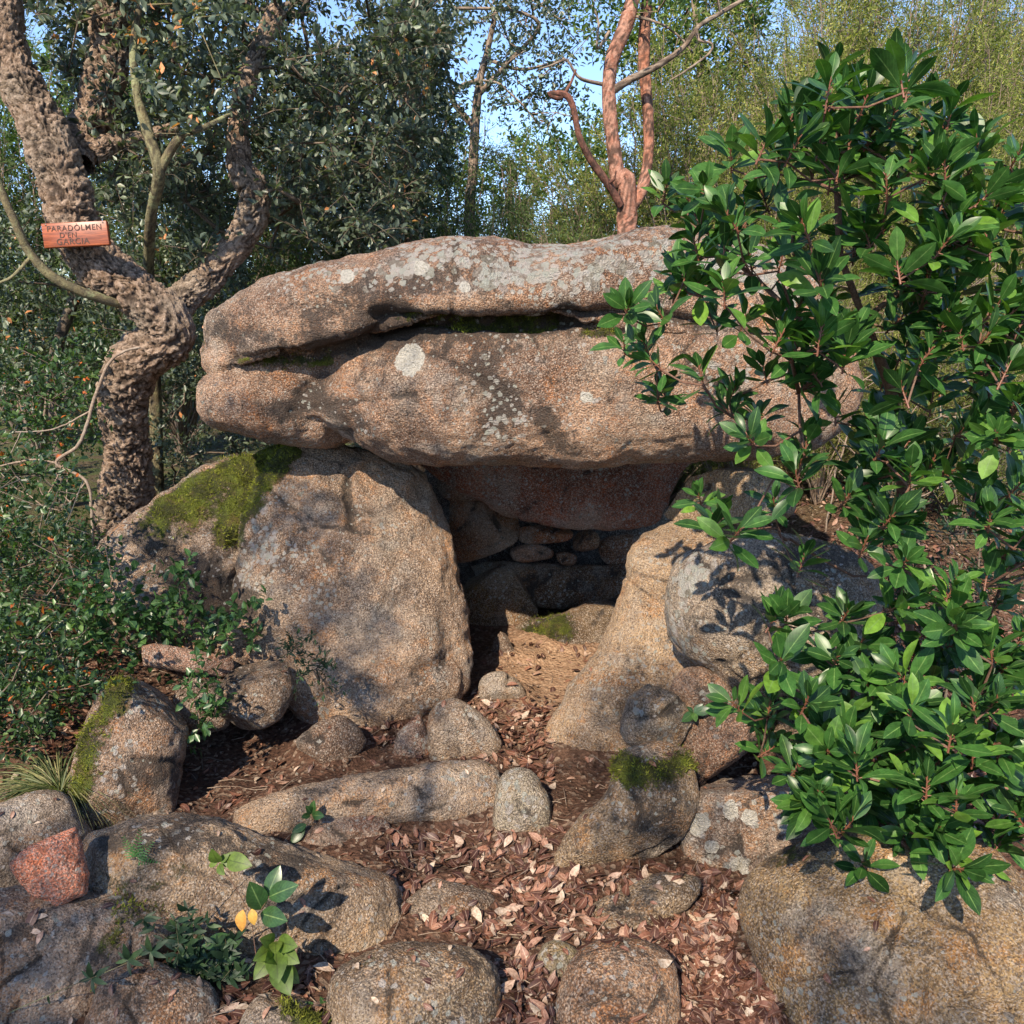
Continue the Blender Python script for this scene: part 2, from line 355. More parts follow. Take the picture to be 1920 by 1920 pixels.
def rock(name, label, bodies, tint=(.33, .25, .20), voxel=.014, rough=.022, freq=3.0, facets=2, carve=(), paint=(), moss=0., pale=0., dark=0., cat='stone', group=None, smooth=3, spots=(), wobble=6):
    """bodies: list of dicts for body(); carve: (polyline, width px, depth m); paint: (attribute, polyline, width px, strength)"""
    rock_no[0] += 1; sd = rock_no[0] * 1.37
    if isinstance(bodies, dict): bodies = [bodies]
    if len(bodies) > 1: facets = 0
    VV = []; FF = []; off = 0
    for b in bodies:
        v, f = body(**b); VV.append(v); FF += [tuple(i + off for i in q) for q in f]; off += len(v)
    V = np.concatenate(VV)
    me = bpy.data.meshes.new('tmp'); me.from_pydata(V.tolist(), [], FF); me.update()
    o = bpy.data.objects.new('tmp', me); col.objects.link(o)
    rm = o.modifiers.new('r', 'REMESH'); rm.mode = 'VOXEL'; rm.voxel_size = voxel; rm.use_smooth_shade = True
    sm = o.modifiers.new('s', 'SMOOTH'); sm.iterations = smooth; sm.factor = .6
    dg = bpy.context.evaluated_depsgraph_get(); e = o.evaluated_get(dg)
    nm = bpy.data.meshes.new_from_object(e); bpy.data.objects.remove(o); bpy.data.meshes.remove(me)
    co, no = get_vn(nm)
    ctr = co.mean(0); size = np.linalg.norm(co.max(0) - co.min(0))
    if facets:
        rs = np.random.RandomState(int(sd * 10))
        for k in range(facets):
            dv = rs.normal(size=3); dv /= np.linalg.norm(dv)
            s = (co - ctr) @ dv; lim = np.percentile(s, rs.uniform(82, 94)); over = np.maximum(s - lim, 0)
            co = co - dv * (over * .95)[:, None]
        co = ctr + (co - ctr) * 1.025
    amp = rough * min(1.6, max(.4, size))
    d = fbm(co, freq, 4, sd) * amp * 1.3 + fbm(co, freq * 2.2, 4, sd + 5, ridged=True) * amp * .5 + fbm(co, 14, 3, sd + 9) * .009 * min(1, size) + fbm(co, 34, 2, sd + 9, ridged=True) * .003 + fbm(co, 70, 2, sd + 2) * .0018
    co = co + no * d[:, None]
    px, py = proj(co); wx = fbm(co, 9, 3, sd + 1) * wobble * 2; wy = fbm(co, 9, 3, sd + 3) * wobble * 2
    vd = co - CAM; vd /= np.linalg.norm(vd, axis=1)[:, None]; front = sstep(.25, -.1, (no * vd).sum(1))
    A = {k: np.zeros(len(co)) for k in ('dark', 'pale', 'moss', 'spot')}
    if size > .3:
        rc = np.random.RandomState(int(sd * 31) + 5); carve = list(carve); x0, x1, y0, y1 = px.min(), px.max(), py.min(), py.max(); sz_ = min(x1 - x0, y1 - y0)
        for _ in range(2 + int(size > .8) * 4):
            a_ = rc.uniform(0, 3.14); cx = rc.uniform(x0 + .2 * (x1 - x0), x1 - .2 * (x1 - x0)); cy = rc.uniform(y0 + .2 * (y1 - y0), y1 - .2 * (y1 - y0)); L_ = sz_ * rc.uniform(.12, .3)
            mx, my = cx + rc.normal() * L_ * .3, cy + rc.normal() * L_ * .3
            carve.append(([(cx - math.cos(a_) * L_, cy - math.sin(a_) * L_), (mx, my), (cx + math.cos(a_) * L_, cy + math.sin(a_) * L_)], rc.uniform(3.5, 6), rc.uniform(.008, .014)))
            carve.append(([(rc.uniform(x0, x1), rc.uniform(y0, y1))], sz_ * rc.uniform(.06, .14), rc.uniform(.008, .019) * min(1, size)))
    for pl, w, dep in carve:
        dd = seg_dist(px + wx, py + wy, pl); co = co - no * (dep * np.exp(-(dd / w) ** 2) * front)[:, None]
        if dep >= .008 and w < 14: A['dark'] += .55 * np.exp(-(dd / (w * 1.1)) ** 2) * front  # narrow carved creases are darkened in colour too
    nm.vertices.foreach_set('co', co.astype(np.float32).ravel()); nm.update()
    co, no = get_vn(nm)
    up = np.clip(no[:, 2], 0, 1)
    A['moss'] += moss * (sstep(.35, .9, no[:, 2]) * .6 + .25) + 0
    A['pale'] += pale * (.35 + .65 * up) ; A['dark'] += dark + .12 * (up - .4)
    A['dark'] += -.25 * sstep(.0, -.6, no[:, 2])
    for at, pl, w, st in paint:
        dd = seg_dist(px + wx * 2, py + wy * 2, pl); A[at] += st * np.exp(-(dd / w) ** 2) * front
    for sx, sy, sr in spots:
        dd = np.hypot(px + wx - sx, (py + wy - sy)); A['spot'] = np.maximum(A['spot'], sstep(sr * 1.3, sr * .7, dd) * front)
    md = np.clip(A['moss'], 0, 1.2) + fbm(co, 9, 4, sd + 21) * .5; mk_ = sstep(.45, .8, md)
    co = co + no * (mk_ * (.004 + .006 * (fbm(co, 55, 2, sd + 22) + .5)))[:, None]
    loc = ctr.copy(); nm.vertices.foreach_set('co', (co - loc).astype(np.float32).ravel())
    for k, v in A.items():
        a = nm.attributes.new(k, 'FLOAT', 'POINT'); a.data.foreach_set('value', v.astype(np.float32))
    nm.polygons.foreach_set('use_smooth', np.ones(len(nm.polygons), bool)); nm.update()
    nm.name = name; o = bpy.data.objects.new(name, nm); col.objects.link(o); o.location = loc
    nm.materials.clear(); nm.materials.append(ROCK); o.color = (*tint, 1)
    tag(o, label, cat, group); ROCKS.append(o)
    ix = np.where((sstep(.2, .85, md) > np.random.RandomState(3).uniform(.12, 1, len(md))) & (no[:, 1] < .35) & (md > .28))[0]
    if len(ix) > 60:
        rs = np.random.RandomState(int(sd * 7)); ix = rs.choice(ix, min(9000, len(ix) * 3)); n_ = len(ix)
        d = norml(no[ix] + rs.normal(size=(n_, 3)) * .55); t3 = (np.array([(-.16, 0, 0), (.16, 0, 0), (0, 1., 0)]), np.array([(0, 1, 2)]), np.zeros(3), np.array([0, 0, 1.]))
        v_, f_, a_ = scatter(t3, co[ix] - loc + rs.normal(size=(n_, 3)) * .005, d, rs.normal(size=(n_, 3)), rs.uniform(.006, .015, n_), np.clip(.45 + fbm(co[ix], 14, 3, 5) * .9 + rs.normal(size=n_) * .2, 0, 1))
        tag(mk('moss_cover', v_, f_, MOSSM, o, a_), kind='stuff')
    return o
B = dict
WARM = (.42, .31, .22); PINK = (.44, .30, .225); GREY = (.39, .33, .27); TAN = (.44, .335, .22); DK = (.24, .185, .15)

# --- the dolmen
rock('capstone', 'huge cleft granite capstone with pale lichen on its top, lying across the upright stones', [
    B(outline=[(382, 655), (392, 600), (440, 560), (520, 522), (600, 497), (700, 476), (830, 450), (1000, 465), (1110, 456), (1200, 437), (1290, 432), (1400, 452), (1480, 495), (1555, 555), (1590, 620), (1500, 650), (1300, 640), (1150, 598), (1080, 596), (1000, 606), (850, 606), (725, 602), (684, 640), (600, 664), (450, 672), (400, 694), (384, 690)], Y=3.34, Rf=.26, B=1.5, yaw=-4, centre=(900, 560), kf=2.1),
    B(outline=[(578, 760), (600, 706), (675, 640), (760, 604), (870, 592), (1000, 592), (1150, 578), (1400, 580), (1560, 610), (1605, 680), (1600, 760), (1500, 840), (1300, 858), (1100, 866), (960, 872), (850, 868), (760, 858), (680, 838), (610, 812)], Y=3.30, Rf=.25, B=1.4, centre=(1030, 745), kf=2.3),
    B(outline=[(372, 742), (383, 708), (440, 692), (540, 687), (640, 690), (700, 720), (680, 800), (640, 832), (560, 826), (470, 813), (400, 795), (375, 770)], Y=3.42, Rf=.16, B=1.2, centre=(540, 755)),
    B(outline=[(402, 660), (440, 600), (560, 560), (800, 520), (1100, 520), (1400, 520), (1540, 620), (1540, 740), (1400, 800), (1000, 820), (760, 800), (560, 790), (430, 770), (398, 720)], Y=3.30, Rf=.03, B=1.4, centre=(960, 660), kf=6)],
    tint=PINK, voxel=.011, rough=.020, freq=2.2, smooth=4,
    carve=[([(700, 590), (860, 604), (1000, 606), (1080, 592), (1150, 580), (1230, 590), (1330, 610)], 11, .05), ([(440, 674), (530, 670), (610, 666), (680, 644), (715, 610)], 12, .03),
           ([(700, 560), (860, 566), (1000, 560), (1100, 552)], 26, -.035), ([(730, 588), (760, 596)], 26, .03),
           ([(610, 690), (570, 735), (556, 775), (600, 806), (650, 828)], 18, .03), ([(905, 740), (935, 800)], 40, .022), ([(820, 690), (760, 760), (860, 800)], 70, -.02),
           ([(1050, 780), (1020, 830)], 28, .02), ([(690, 760), (660, 800)], 22, .015), ([(1130, 690)], 60, -.02), ([(640, 585), (730, 545)], 30, .015), ([(420, 600), (430, 660)], 16, .012)],
    paint=[('dark', [(700, 598), (850, 604), (1000, 604), (1080, 592)], 22, 1.01), ('dark', [(600, 650), (690, 610), (740, 570)], 26, 0.68), ('moss', [(760, 600), (880, 604), (1040, 602)], 14, .75),  # the dark stroke along the cleft paints its shade into the colour
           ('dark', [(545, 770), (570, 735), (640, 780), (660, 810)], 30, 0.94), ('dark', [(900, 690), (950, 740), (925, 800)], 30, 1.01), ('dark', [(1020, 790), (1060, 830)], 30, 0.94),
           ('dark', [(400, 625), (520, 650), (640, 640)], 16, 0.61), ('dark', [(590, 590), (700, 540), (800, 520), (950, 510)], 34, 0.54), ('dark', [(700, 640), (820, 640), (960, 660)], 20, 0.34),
           ('pale', [(780, 478), (1000, 492), (1180, 462), (1420, 470)], 50, 1.05), ('pale', [(900, 530), (1100, 520), (1300, 500), (1480, 540)], 28, .85), ('pale', [(540, 530), (760, 495)], 30, .6), ('pale', [(940, 830), (965, 790)], 26, .8), ('pale', [(1110, 740), (1130, 700)], 26, .45), ('pale', [(1300, 690), (1370, 700)], 40, .7), ('pale', [(900, 640), (1000, 660)], 30, .25),
           ('moss', [(450, 684), (620, 682)], 9, .8), ('moss', [(1100, 624), (1150, 618)], 14, .9), ('moss', [(384, 600), (386, 670)], 8, .3)],
    spots=[(770, 678, 31), (870, 539, 13), (790, 500, 15), (650, 520, 12), (1100, 740, 12)], cat='capstone')
rock('upright_stone', 'broad granite upright left of the opening, its sloping shoulder covered in green moss', [
    B(outline=[(455, 1010), (480, 925), (540, 840), (620, 838), (720, 852), (790, 882), (828, 960), (853, 1080), (872, 1200), (862, 1290), (800, 1350), (735, 1395), (640, 1385), (560, 1340), (500, 1260), (455, 1150)], Y=3.47, Rf=.20, B=1.1, centre=(670, 1110), kf=2.6, yaw=6, taper=.9, tilt=-9),
    B(outline=[(196, 1045), (212, 1005), (252, 962), (300, 927), (420, 866), (540, 836), (640, 850), (640, 1200), (560, 1330), (480, 1270), (380, 1235), (270, 1190), (215, 1120)], Y=3.64, Rf=.18, B=.7, centre=(420, 1060), kf=2.0, yaw=22, tilt=-9)],
    tint=(.44, .335, .26), voxel=.011, rough=.032, freq=2.6,
    carve=[([(655, 888), (652, 930), (664, 990)], 9, .035), ([(700, 900), (760, 960), (780, 1000)], 60, .03), ([(560, 1010), (640, 1080), (620, 1180)], 40, .02), ([(760, 1000), (800, 1100), (790, 1200)], 50, -.03), ([(730, 1130), (680, 1250)], 30, .02), ([(830, 1150), (850, 1230)], 22, .02), ([(640, 1000), (700, 1040)], 30, -.02), ([(560, 900), (560, 1000)], 40, -.02),
           ([(470, 1030), (450, 1130)], 20, .02), ([(570, 1230), (700, 1300)], 16, .02), ([(390, 970), (330, 1060)], 40, .03), ([(690, 1080), (720, 1180)], 26, -.018), ([(780, 1265), (850, 1240)], 12, .02)],
    paint=[('moss', [(300, 950), (420, 890), (540, 845)], 22, 1.0), ('moss', [(530, 850), (480, 910), (430, 1000)], 26, 1.1), ('moss', [(270, 985), (340, 970), (400, 940), (440, 900)], 40, .55), ('dark', [(300, 1020), (360, 1080), (420, 1120)], 46, .7), ('dark', [(250, 1000), (420, 1150)], 26, .5), ('dark', [(460, 1150), (380, 1110)], 40, .6),
           ('pale', [(490, 960), (500, 1030)], 30, .85), ('pale', [(440, 1040), (470, 1090)], 40, .5), ('pale', [(560, 1030)], 24, .35), ('pale', [(260, 1100), (300, 1120)], 30, .55), ('dark', [(640, 900), (650, 1000)], 10, .3), ('dark', [(600, 1120), (580, 1180)], 26, .25)], cat='upright stone', dark=-.15)
rock('upright_stone', 'sloping tan granite upright right of the opening, leaning away from the doorway', [
    B(outline=[(1222, 1000), (1300, 972), (1420, 985), (1500, 1040), (1480, 1180), (1380, 1320), (1310, 1420), (1270, 1480), (1150, 1500), (1060, 1500), (1020, 1475), (1026, 1390), (1060, 1310), (1122, 1220), (1168, 1110), (1196, 1030)], Y=3.12, Rf=.17, B=1.0, centre=(1230, 1270), kf=2.2, yaw=-10, taper=.9, tilt=-13)],
    tint=(.44, .335, .235), voxel=.011, rough=.016, freq=2.2, facets=0, carve=[([(1200, 1050), (1210, 1200), (1130, 1330)], 36, -.03), ([(1260, 1100), (1240, 1250), (1180, 1380)], 40, .03), ([(1110, 1480), (1180, 1370)], 20, .012)],
    paint=[('moss', [(1160, 1470), (1220, 1430), (1270, 1420)], 28, .85), ('moss', [(1060, 1480), (1100, 1475)], 14, .5), ('dark', [(1150, 1440), (1260, 1440)], 34, .45), ('dark', [(1230, 1240), (1270, 1300)], 26, .4)], cat='upright stone', dark=-.22)
rock('wedge_stone', 'rounded flat stone wedged between the right upright and the capstone', B(outline=[(1230, 950), (1240, 915), (1310, 890), (1400, 880), (1470, 910), (1480, 960), (1410, 978), (1300, 982), (1240, 974)], Y=3.26, Rf=.12, B=.8), tint=TAN, rough=.008, dark=-.3, voxel=.011)
rock('lintel_slab', 'dark reddish slab hanging under the capstone at the back of the chamber', B(outline=[(800, 850), (1000, 840), (1270, 850), (1260, 900), (1225, 975), (1130, 990), (1040, 982), (955, 968), (890, 925), (820, 900)], Y=4.25, Rf=.10, B=.35), tint=(.36, .14, .085), rough=.02, dark=-.2, cat='stone slab', voxel=.016)
# chamber back wall
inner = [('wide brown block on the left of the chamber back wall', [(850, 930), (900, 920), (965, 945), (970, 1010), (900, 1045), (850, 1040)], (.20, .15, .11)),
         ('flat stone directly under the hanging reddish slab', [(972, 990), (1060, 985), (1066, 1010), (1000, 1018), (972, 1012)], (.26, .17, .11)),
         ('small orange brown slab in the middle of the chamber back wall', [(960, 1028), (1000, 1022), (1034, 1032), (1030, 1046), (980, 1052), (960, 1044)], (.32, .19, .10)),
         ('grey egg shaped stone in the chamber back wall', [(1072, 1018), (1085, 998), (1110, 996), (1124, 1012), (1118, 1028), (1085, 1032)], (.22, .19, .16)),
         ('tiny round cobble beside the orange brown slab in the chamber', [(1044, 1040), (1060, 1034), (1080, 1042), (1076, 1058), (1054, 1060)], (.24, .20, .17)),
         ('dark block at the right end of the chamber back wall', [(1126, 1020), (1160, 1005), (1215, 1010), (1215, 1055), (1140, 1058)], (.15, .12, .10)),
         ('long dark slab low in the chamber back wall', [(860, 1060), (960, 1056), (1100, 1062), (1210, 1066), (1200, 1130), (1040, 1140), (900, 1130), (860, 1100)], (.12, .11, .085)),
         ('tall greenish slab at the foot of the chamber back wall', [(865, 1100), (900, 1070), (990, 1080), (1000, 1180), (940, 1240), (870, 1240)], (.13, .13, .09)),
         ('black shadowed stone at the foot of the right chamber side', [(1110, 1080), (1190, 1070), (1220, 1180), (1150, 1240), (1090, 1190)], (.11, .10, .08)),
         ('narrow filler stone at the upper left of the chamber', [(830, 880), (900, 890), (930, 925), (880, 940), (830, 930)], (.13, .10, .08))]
for k, (lb, ol, tn) in enumerate(inner):
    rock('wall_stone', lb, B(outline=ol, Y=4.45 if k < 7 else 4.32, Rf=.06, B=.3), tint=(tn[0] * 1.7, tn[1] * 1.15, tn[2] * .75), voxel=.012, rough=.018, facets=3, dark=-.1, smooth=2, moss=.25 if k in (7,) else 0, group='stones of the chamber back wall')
rock('wall_stone', 'added dark backing slab that blocks the bright gaps behind the chamber wall stones', B(outline=[(780, 880), (1000, 860), (1290, 880), (1290, 1100), (1280, 1250), (1000, 1260), (780, 1240)], Y=4.85, Rf=.05, B=.3), tint=(.10, .08, .065), voxel=.03, group='stones of the chamber back wall')  # added backing body, keeps the bright background out of the gaps
rock('chamber_boulder', 'low mossy rock catching a sun patch on the chamber floor', B(outline=[(940, 1240), (965, 1190), (1010, 1160), (1060, 1150), (1110, 1130), (1170, 1150), (1200, 1240), (1060, 1262)], Y=4.16, Rf=.16, B=.3), tint=(.17, .125, .08), moss=.1, rough=.04, facets=4, cat='boulder', paint=[('moss', [(1000, 1190), (1050, 1175)], 30, .8)])
rock('small_stone', 'pointed little stone standing inside the chamber mouth', B(outline=[(922, 1235), (928, 1205), (945, 1180), (958, 1210), (966, 1232), (945, 1240)], Rf=.03, B=.06), tint=(.22, .16, .13), voxel=.008, facets=3)
rock('small_stone', 'little flat chip lying on the sandy chamber floor', B(outline=[(962, 1232), (985, 1222), (1002, 1218), (998, 1230), (975, 1242)], Rf=.02, B=.05), tint=WARM, voxel=.007, facets=3)
rock('round_stone', 'smooth tan round stone on the threshold of the chamber', B(outline=[(902, 1310), (903, 1275), (935, 1260), (970, 1275), (986, 1305), (975, 1325), (930, 1325)], Rf=.07, B=.12), tint=(.42, .31, .21), voxel=.009, rough=.014, dark=-.3)

# --- stones on the right of the opening
rock('lichened_boulder', 'big rounded boulder with a white lichen band, resting against the right upright', B(outline=[(1246, 1120), (1262, 1070), (1300, 1035), (1400, 1008), (1530, 1012), (1630, 1060), (1650, 1150), (1610, 1250), (1500, 1300), (1370, 1296), (1320, 1262), (1265, 1210), (1250, 1170)], Y=2.80, Rf=.22, B=.5, centre=(1440, 1150)), tint=(.38, .32, .25), facets=0, rough=.014, cat='boulder', voxel=.010, dark=.05,
     paint=[('pale', [(1300, 1050), (1268, 1110), (1268, 1190), (1310, 1250)], 26, .9), ('pale', [(1290, 1100), (1340, 1070)], 26, .8), ('pale', [(1330, 1180), (1320, 1230)], 14, .7), ('dark', [(1450, 1040), (1600, 1040)], 30, .4), ('moss', [(1480, 1012), (1550, 1020)], 16, .4)])
rock('chock_stone', 'grey wedge stone with white specks, jammed in front of the right upright', B(outline=[(1164, 1372), (1176, 1310), (1215, 1284), (1270, 1300), (1296, 1350), (1272, 1400), (1240, 1412), (1180, 1396)], Y=2.62, Rf=.09, B=.25, sharp=True, kf=1.7), tint=(.44, .39, .31), facets=4, voxel=.009, cat='stone', pale=.15, paint=[('pale', [(1240, 1395), (1262, 1400)], 16, .6)], rough=.014)
rock('chock_stone', 'pale topped stone squeezed under the lichened boulder', B(outline=[(1258, 1300), (1275, 1262), (1320, 1255), (1372, 1290), (1380, 1335), (1320, 1350), (1270, 1330)], Y=2.70, Rf=.08, B=.25), tint=PINK, voxel=.009, pale=.1, paint=[('pale', [(1320, 1300), (1340, 1310)], 18, .8)], rough=.014)
rock('chock_stone', 'pinkish upright cobble between the wedge stone and the spotted boulder', B(outline=[(1270, 1420), (1285, 1365), (1340, 1325), (1400, 1310), (1440, 1335), (1410, 1400), (1340, 1450), (1300, 1485), (1275, 1465)], Y=2.62, Rf=.10, B=.3), tint=(.42, .27, .20), voxel=.009, rough=.016, dark=.1)
rock('footing_stone', 'mossy tan footing stone in front of the right upright', B(outline=[(1036, 1635), (1072, 1550), (1140, 1480), (1165, 1420), (1240, 1395), (1290, 1430), (1300, 1520), (1260, 1580), (1190, 1620), (1110, 1665), (1050, 1675)], Rf=.10, B=.25, contact=(1080, 1650)), tint=(.36, .28, .19), voxel=.009, rough=.016,
     paint=[('moss', [(1170, 1440), (1230, 1450), (1270, 1430)], 34, 1.0), ('dark', [(1200, 1550), (1270, 1520)], 36, .4)])
rock('half_buried_rock', 'tan rock in the shade under the strawberry tree leaves', B(outline=[(1400, 1330), (1480, 1290), (1600, 1280), (1640, 1340), (1600, 1420), (1480, 1440), (1410, 1400)], Y=2.95, Rf=.14, B=.4), tint=(.30, .22, .15), voxel=.012, rough=.02)
rock('spotted_boulder', 'angular boulder spotted with large white lichen crusts', B(outline=[(1218, 1585), (1275, 1505), (1350, 1450), (1430, 1432), (1540, 1445), (1600, 1500), (1570, 1570), (1440, 1650), (1395, 1675), (1300, 1655), (1225, 1625)], Rf=.16, B=.35, contact=(1380, 1665), push=.1, sharp=True, kf=1.7), tint=(.36, .29, .25), voxel=.009, rough=.014, facets=5, cat='boulder',
     paint=[('pale', [(1290, 1555), (1310, 1540)], 24, .75), ('pale', [(1350, 1520), (1400, 1515), (1410, 1545)], 14, .9), ('pale', [(1340, 1580), (1325, 1610)], 14, .8), ('pale', [(1370, 1630), (1395, 1620)], 22, .85), ('pale', [(1470, 1545), (1540, 1540)], 22, .6), ('pale', [(1460, 1500), (1520, 1460)], 24, .5)],
     spots=[(1310, 1545, 22), (1405, 1530, 16), (1372, 1515, 15), (1385, 1628, 20), (1335, 1590, 14), (1475, 1548, 14)])
rock('big_boulder', 'very large coarse grained tan boulder beneath the strawberry tree', B(outline=[(1394, 1690), (1430, 1630), (1500, 1580), (1600, 1545), (1720, 1540), (1850, 1590), (1950, 1680), (2080, 1850), (2100, 2150), (1900, 2300), (1620, 2250), (1500, 2100), (1440, 1900), (1402, 1760)], Y=1.72, Rf=.20, B=.6, centre=(1740, 1850), kf=2.4), tint=(.46, .345, .20), facets=0, voxel=.009, rough=.014, freq=1.8, cat='boulder', dark=-.05,
     carve=[([(1780, 1870), (1860, 1890), (1960, 1880)], 14, .02)], paint=[('dark', [(1440, 1625), (1520, 1580), (1620, 1560), (1700, 1545)], 18, .7), ('moss', [(1450, 1620), (1540, 1580), (1650, 1560)], 12, .45)])
rock('half_buried_rock', 'low tan rock buried in dead leaves below the spotted boulder', B(outline=[(1062, 1760), (1110, 1705), (1180, 1665), (1240, 1640), (1310, 1650), (1290, 1700), (1200, 1760), (1110, 1790)], Rf=.08, B=.2, contact=(1150, 1760), push=.07), tint=(.36, .285, .20), voxel=.009, rough=.013)
rock('round_stone', 'rounded reddish tan stone among dead leaves in front of the doorway path', B(outline=[(1050, 1880), (1068, 1810), (1120, 1768), (1190, 1765), (1250, 1790), (1268, 1840), (1262, 1960), (1160, 2010), (1060, 1980)], Rf=.11, B=.2, contact=(1160, 1960), push=.05), tint=(.46, .30, .20), voxel=.007, rough=.012, freq=4, cat='stone')
rock('small_stone', 'small greenish stone touching the rounded reddish tan stone', B(outline=[(1008, 1800), (1030, 1768), (1070, 1775), (1090, 1810), (1070, 1860), (1025, 1855)], Rf=.05, B=.1), tint=(.28, .25, .16), voxel=.008, moss=.1)
rock('small_stone', 'grey pebbly stone beside the big tan boulder among dead leaves', B(outline=[(1352, 1720), (1372, 1700), (1400, 1716), (1408, 1760), (1376, 1770), (1355, 1745)], Rf=.03, B=.06), tint=GREY, voxel=.007, facets=2, pale=.2)

# --- stones in the middle and on the left
rock('long_stone', 'long log shaped granite kerb stone lying before the doorway', B(outline=[(432, 1545), (450, 1515), (520, 1488), (640, 1462), (780, 1436), (880, 1426), (930, 1440), (945, 1490), (925, 1535), (820, 1545), (700, 1545), (600, 1580), (500, 1590), (440, 1570)], Rf=.10, B=.22, contact=(620, 1570), yaw=-3, centre=(690, 1505)), tint=(.46, .36, .28), voxel=.008, rough=.010, freq=4, facets=0, cat='stone', pale=.05, paint=[('pale', [(850, 1460), (925, 1480)], 30, .5), ('dark', [(560, 1490), (760, 1450), (900, 1436)], 12, .35), ('moss', [(820, 1432), (920, 1438)], 8, .4)])
rock('round_stone', 'grey speckled round stone against the end of the log shaped stone', B(outline=[(926, 1540), (934, 1470), (960, 1442), (1000, 1450), (1028, 1495), (1028, 1555), (985, 1575), (940, 1565)], Rf=.09, B=.15), tint=(.38, .36, .31), voxel=.008, rough=.012, pale=.35)
rock('small_stone', 'flat brown slab leaning on the front of the log shaped stone', B(outline=[(556, 1600), (575, 1560), (620, 1538), (700, 1532), (726, 1545), (722, 1568), (640, 1590), (600, 1615)], Rf=.04, B=.07), tint=(.32, .205, .165), voxel=.007, facets=3, pale=.15)
rock('pink_stone', 'angular pinkish stone leaning on its tan neighbour in the doorway path', B(outline=[(736, 1420), (748, 1375), (785, 1340), (800, 1370), (812, 1430), (770, 1440)], Rf=.06, B=.1, sharp=True, kf=1.7), tint=(.37, .22, .175), voxel=.008, facets=4, cat='stone', rough=.012)
rock('round_stone', 'tan humped stone in the doorway path behind the log shaped stone', B(outline=[(806, 1410), (808, 1345), (840, 1314), (880, 1325), (925, 1365), (938, 1412), (880, 1440), (820, 1440)], Rf=.10, B=.15), tint=(.38, .295, .225), voxel=.008, rough=.016, facets=2)
rock('half_buried_rock', 'brown flat rock sunk in bare soil beneath the mossy upright', B(outline=[(540, 1420), (580, 1370), (640, 1345), (684, 1385), (660, 1425), (600, 1445)], Rf=.07, B=.12), tint=(.21, .15, .12), voxel=.009, facets=3)
rock('leaning_slab', 'leaning slab with orange and dark stains beside the grass tuft', B(outline=[(128, 1500), (150, 1400), (190, 1300), (240, 1262), (320, 1252), (352, 1272), (345, 1380), (322, 1535), (240, 1560), (150, 1560)], Y=2.62, Rf=.14, B=.18, yaw=14, tilt=0, sharp=True, kf=1.7), tint=(.40, .29, .22), voxel=.009, rough=.014, facets=2, cat='standing stone', dark=.0, pale=.2, moss=.25, paint=[('moss', [(145, 1500), (170, 1380), (230, 1275)], 24, .7), ('pale', [(260, 1300), (300, 1290)], 40, .4), ('dark', [(200, 1500), (300, 1420)], 40, .4)])
rock('flat_block', 'reddish plank shaped block lying over small rocks at the foot of the mossy upright', B(outline=[(246, 1212), (300, 1208), (436, 1234), (440, 1252), (420, 1268), (340, 1258), (262, 1246)], Y=2.98, Rf=.05, B=.2, sharp=True, kf=1.7), tint=(.42, .27, .22), voxel=.008, rough=.006, smooth=1, cat='stone')
rock('half_buried_rock', 'rounded brown rock next to ivy between the leaning slab and the mossy upright', B(outline=[(408, 1330), (420, 1275), (460, 1245), (525, 1236), (552, 1290), (520, 1350), (460, 1370)], Y=2.98, Rf=.10, B=.25), tint=(.30, .23, .18), voxel=.010, rough=.018, moss=.2)
rock('half_buried_rock', 'squat rock under the reddish plank shaped block', B(outline=[(330, 1350), (335, 1285), (370, 1262), (425, 1272), (430, 1350), (380, 1370)], Y=3.0, Rf=.06, B=.2), tint=(.24, .18, .15), voxel=.011)
rock('flank_rock', 'pinkish rock at the base of the mossy upright behind the ivy', B(outline=[(330, 1250), (350, 1190), (420, 1160), (500, 1160), (540, 1220), (520, 1290), (400, 1300)], Y=3.2, Rf=.08, B=.3), tint=PINK, voxel=.011, facets=3)
rock('dark_boulder', 'big low boulder with dark lichened back behind the nettle', B(outline=[(150, 1600), (180, 1556), (280, 1534), (400, 1545), (540, 1585), (680, 1630), (745, 1665), (768, 1760), (740, 1830), (600, 1850), (460, 1850), (300, 1760), (170, 1690)], Rf=.22, B=.4, contact=(690, 1800), push=.16, centre=(480, 1690)), tint=(.40, .32, .24), facets=0, voxel=.008, rough=.022, cat='boulder',
     paint=[('dark', [(200, 1570), (380, 1570), (560, 1610)], 34, .75), ('dark', [(560, 1720), (480, 1730)], 50, .35), ('moss', [(210, 1660), (300, 1650), (340, 1625)], 30, .42), ('moss', [(640, 1790), (700, 1790)], 16, .5), ('pale', [(300, 1560), (500, 1590)], 30, .35)])
rock('half_buried_rock', 'grey rock lying under the red triangular stone by the grass', B(outline=[(-160, 1620), (-60, 1530), (50, 1495), (120, 1500), (160, 1560), (230, 1600), (240, 1690), (60, 1740), (-120, 1720)], Y=2.25, Rf=.14, B=.35), tint=(.35, .29, .24), voxel=.011, rough=.018, pale=.15, dark=.1)
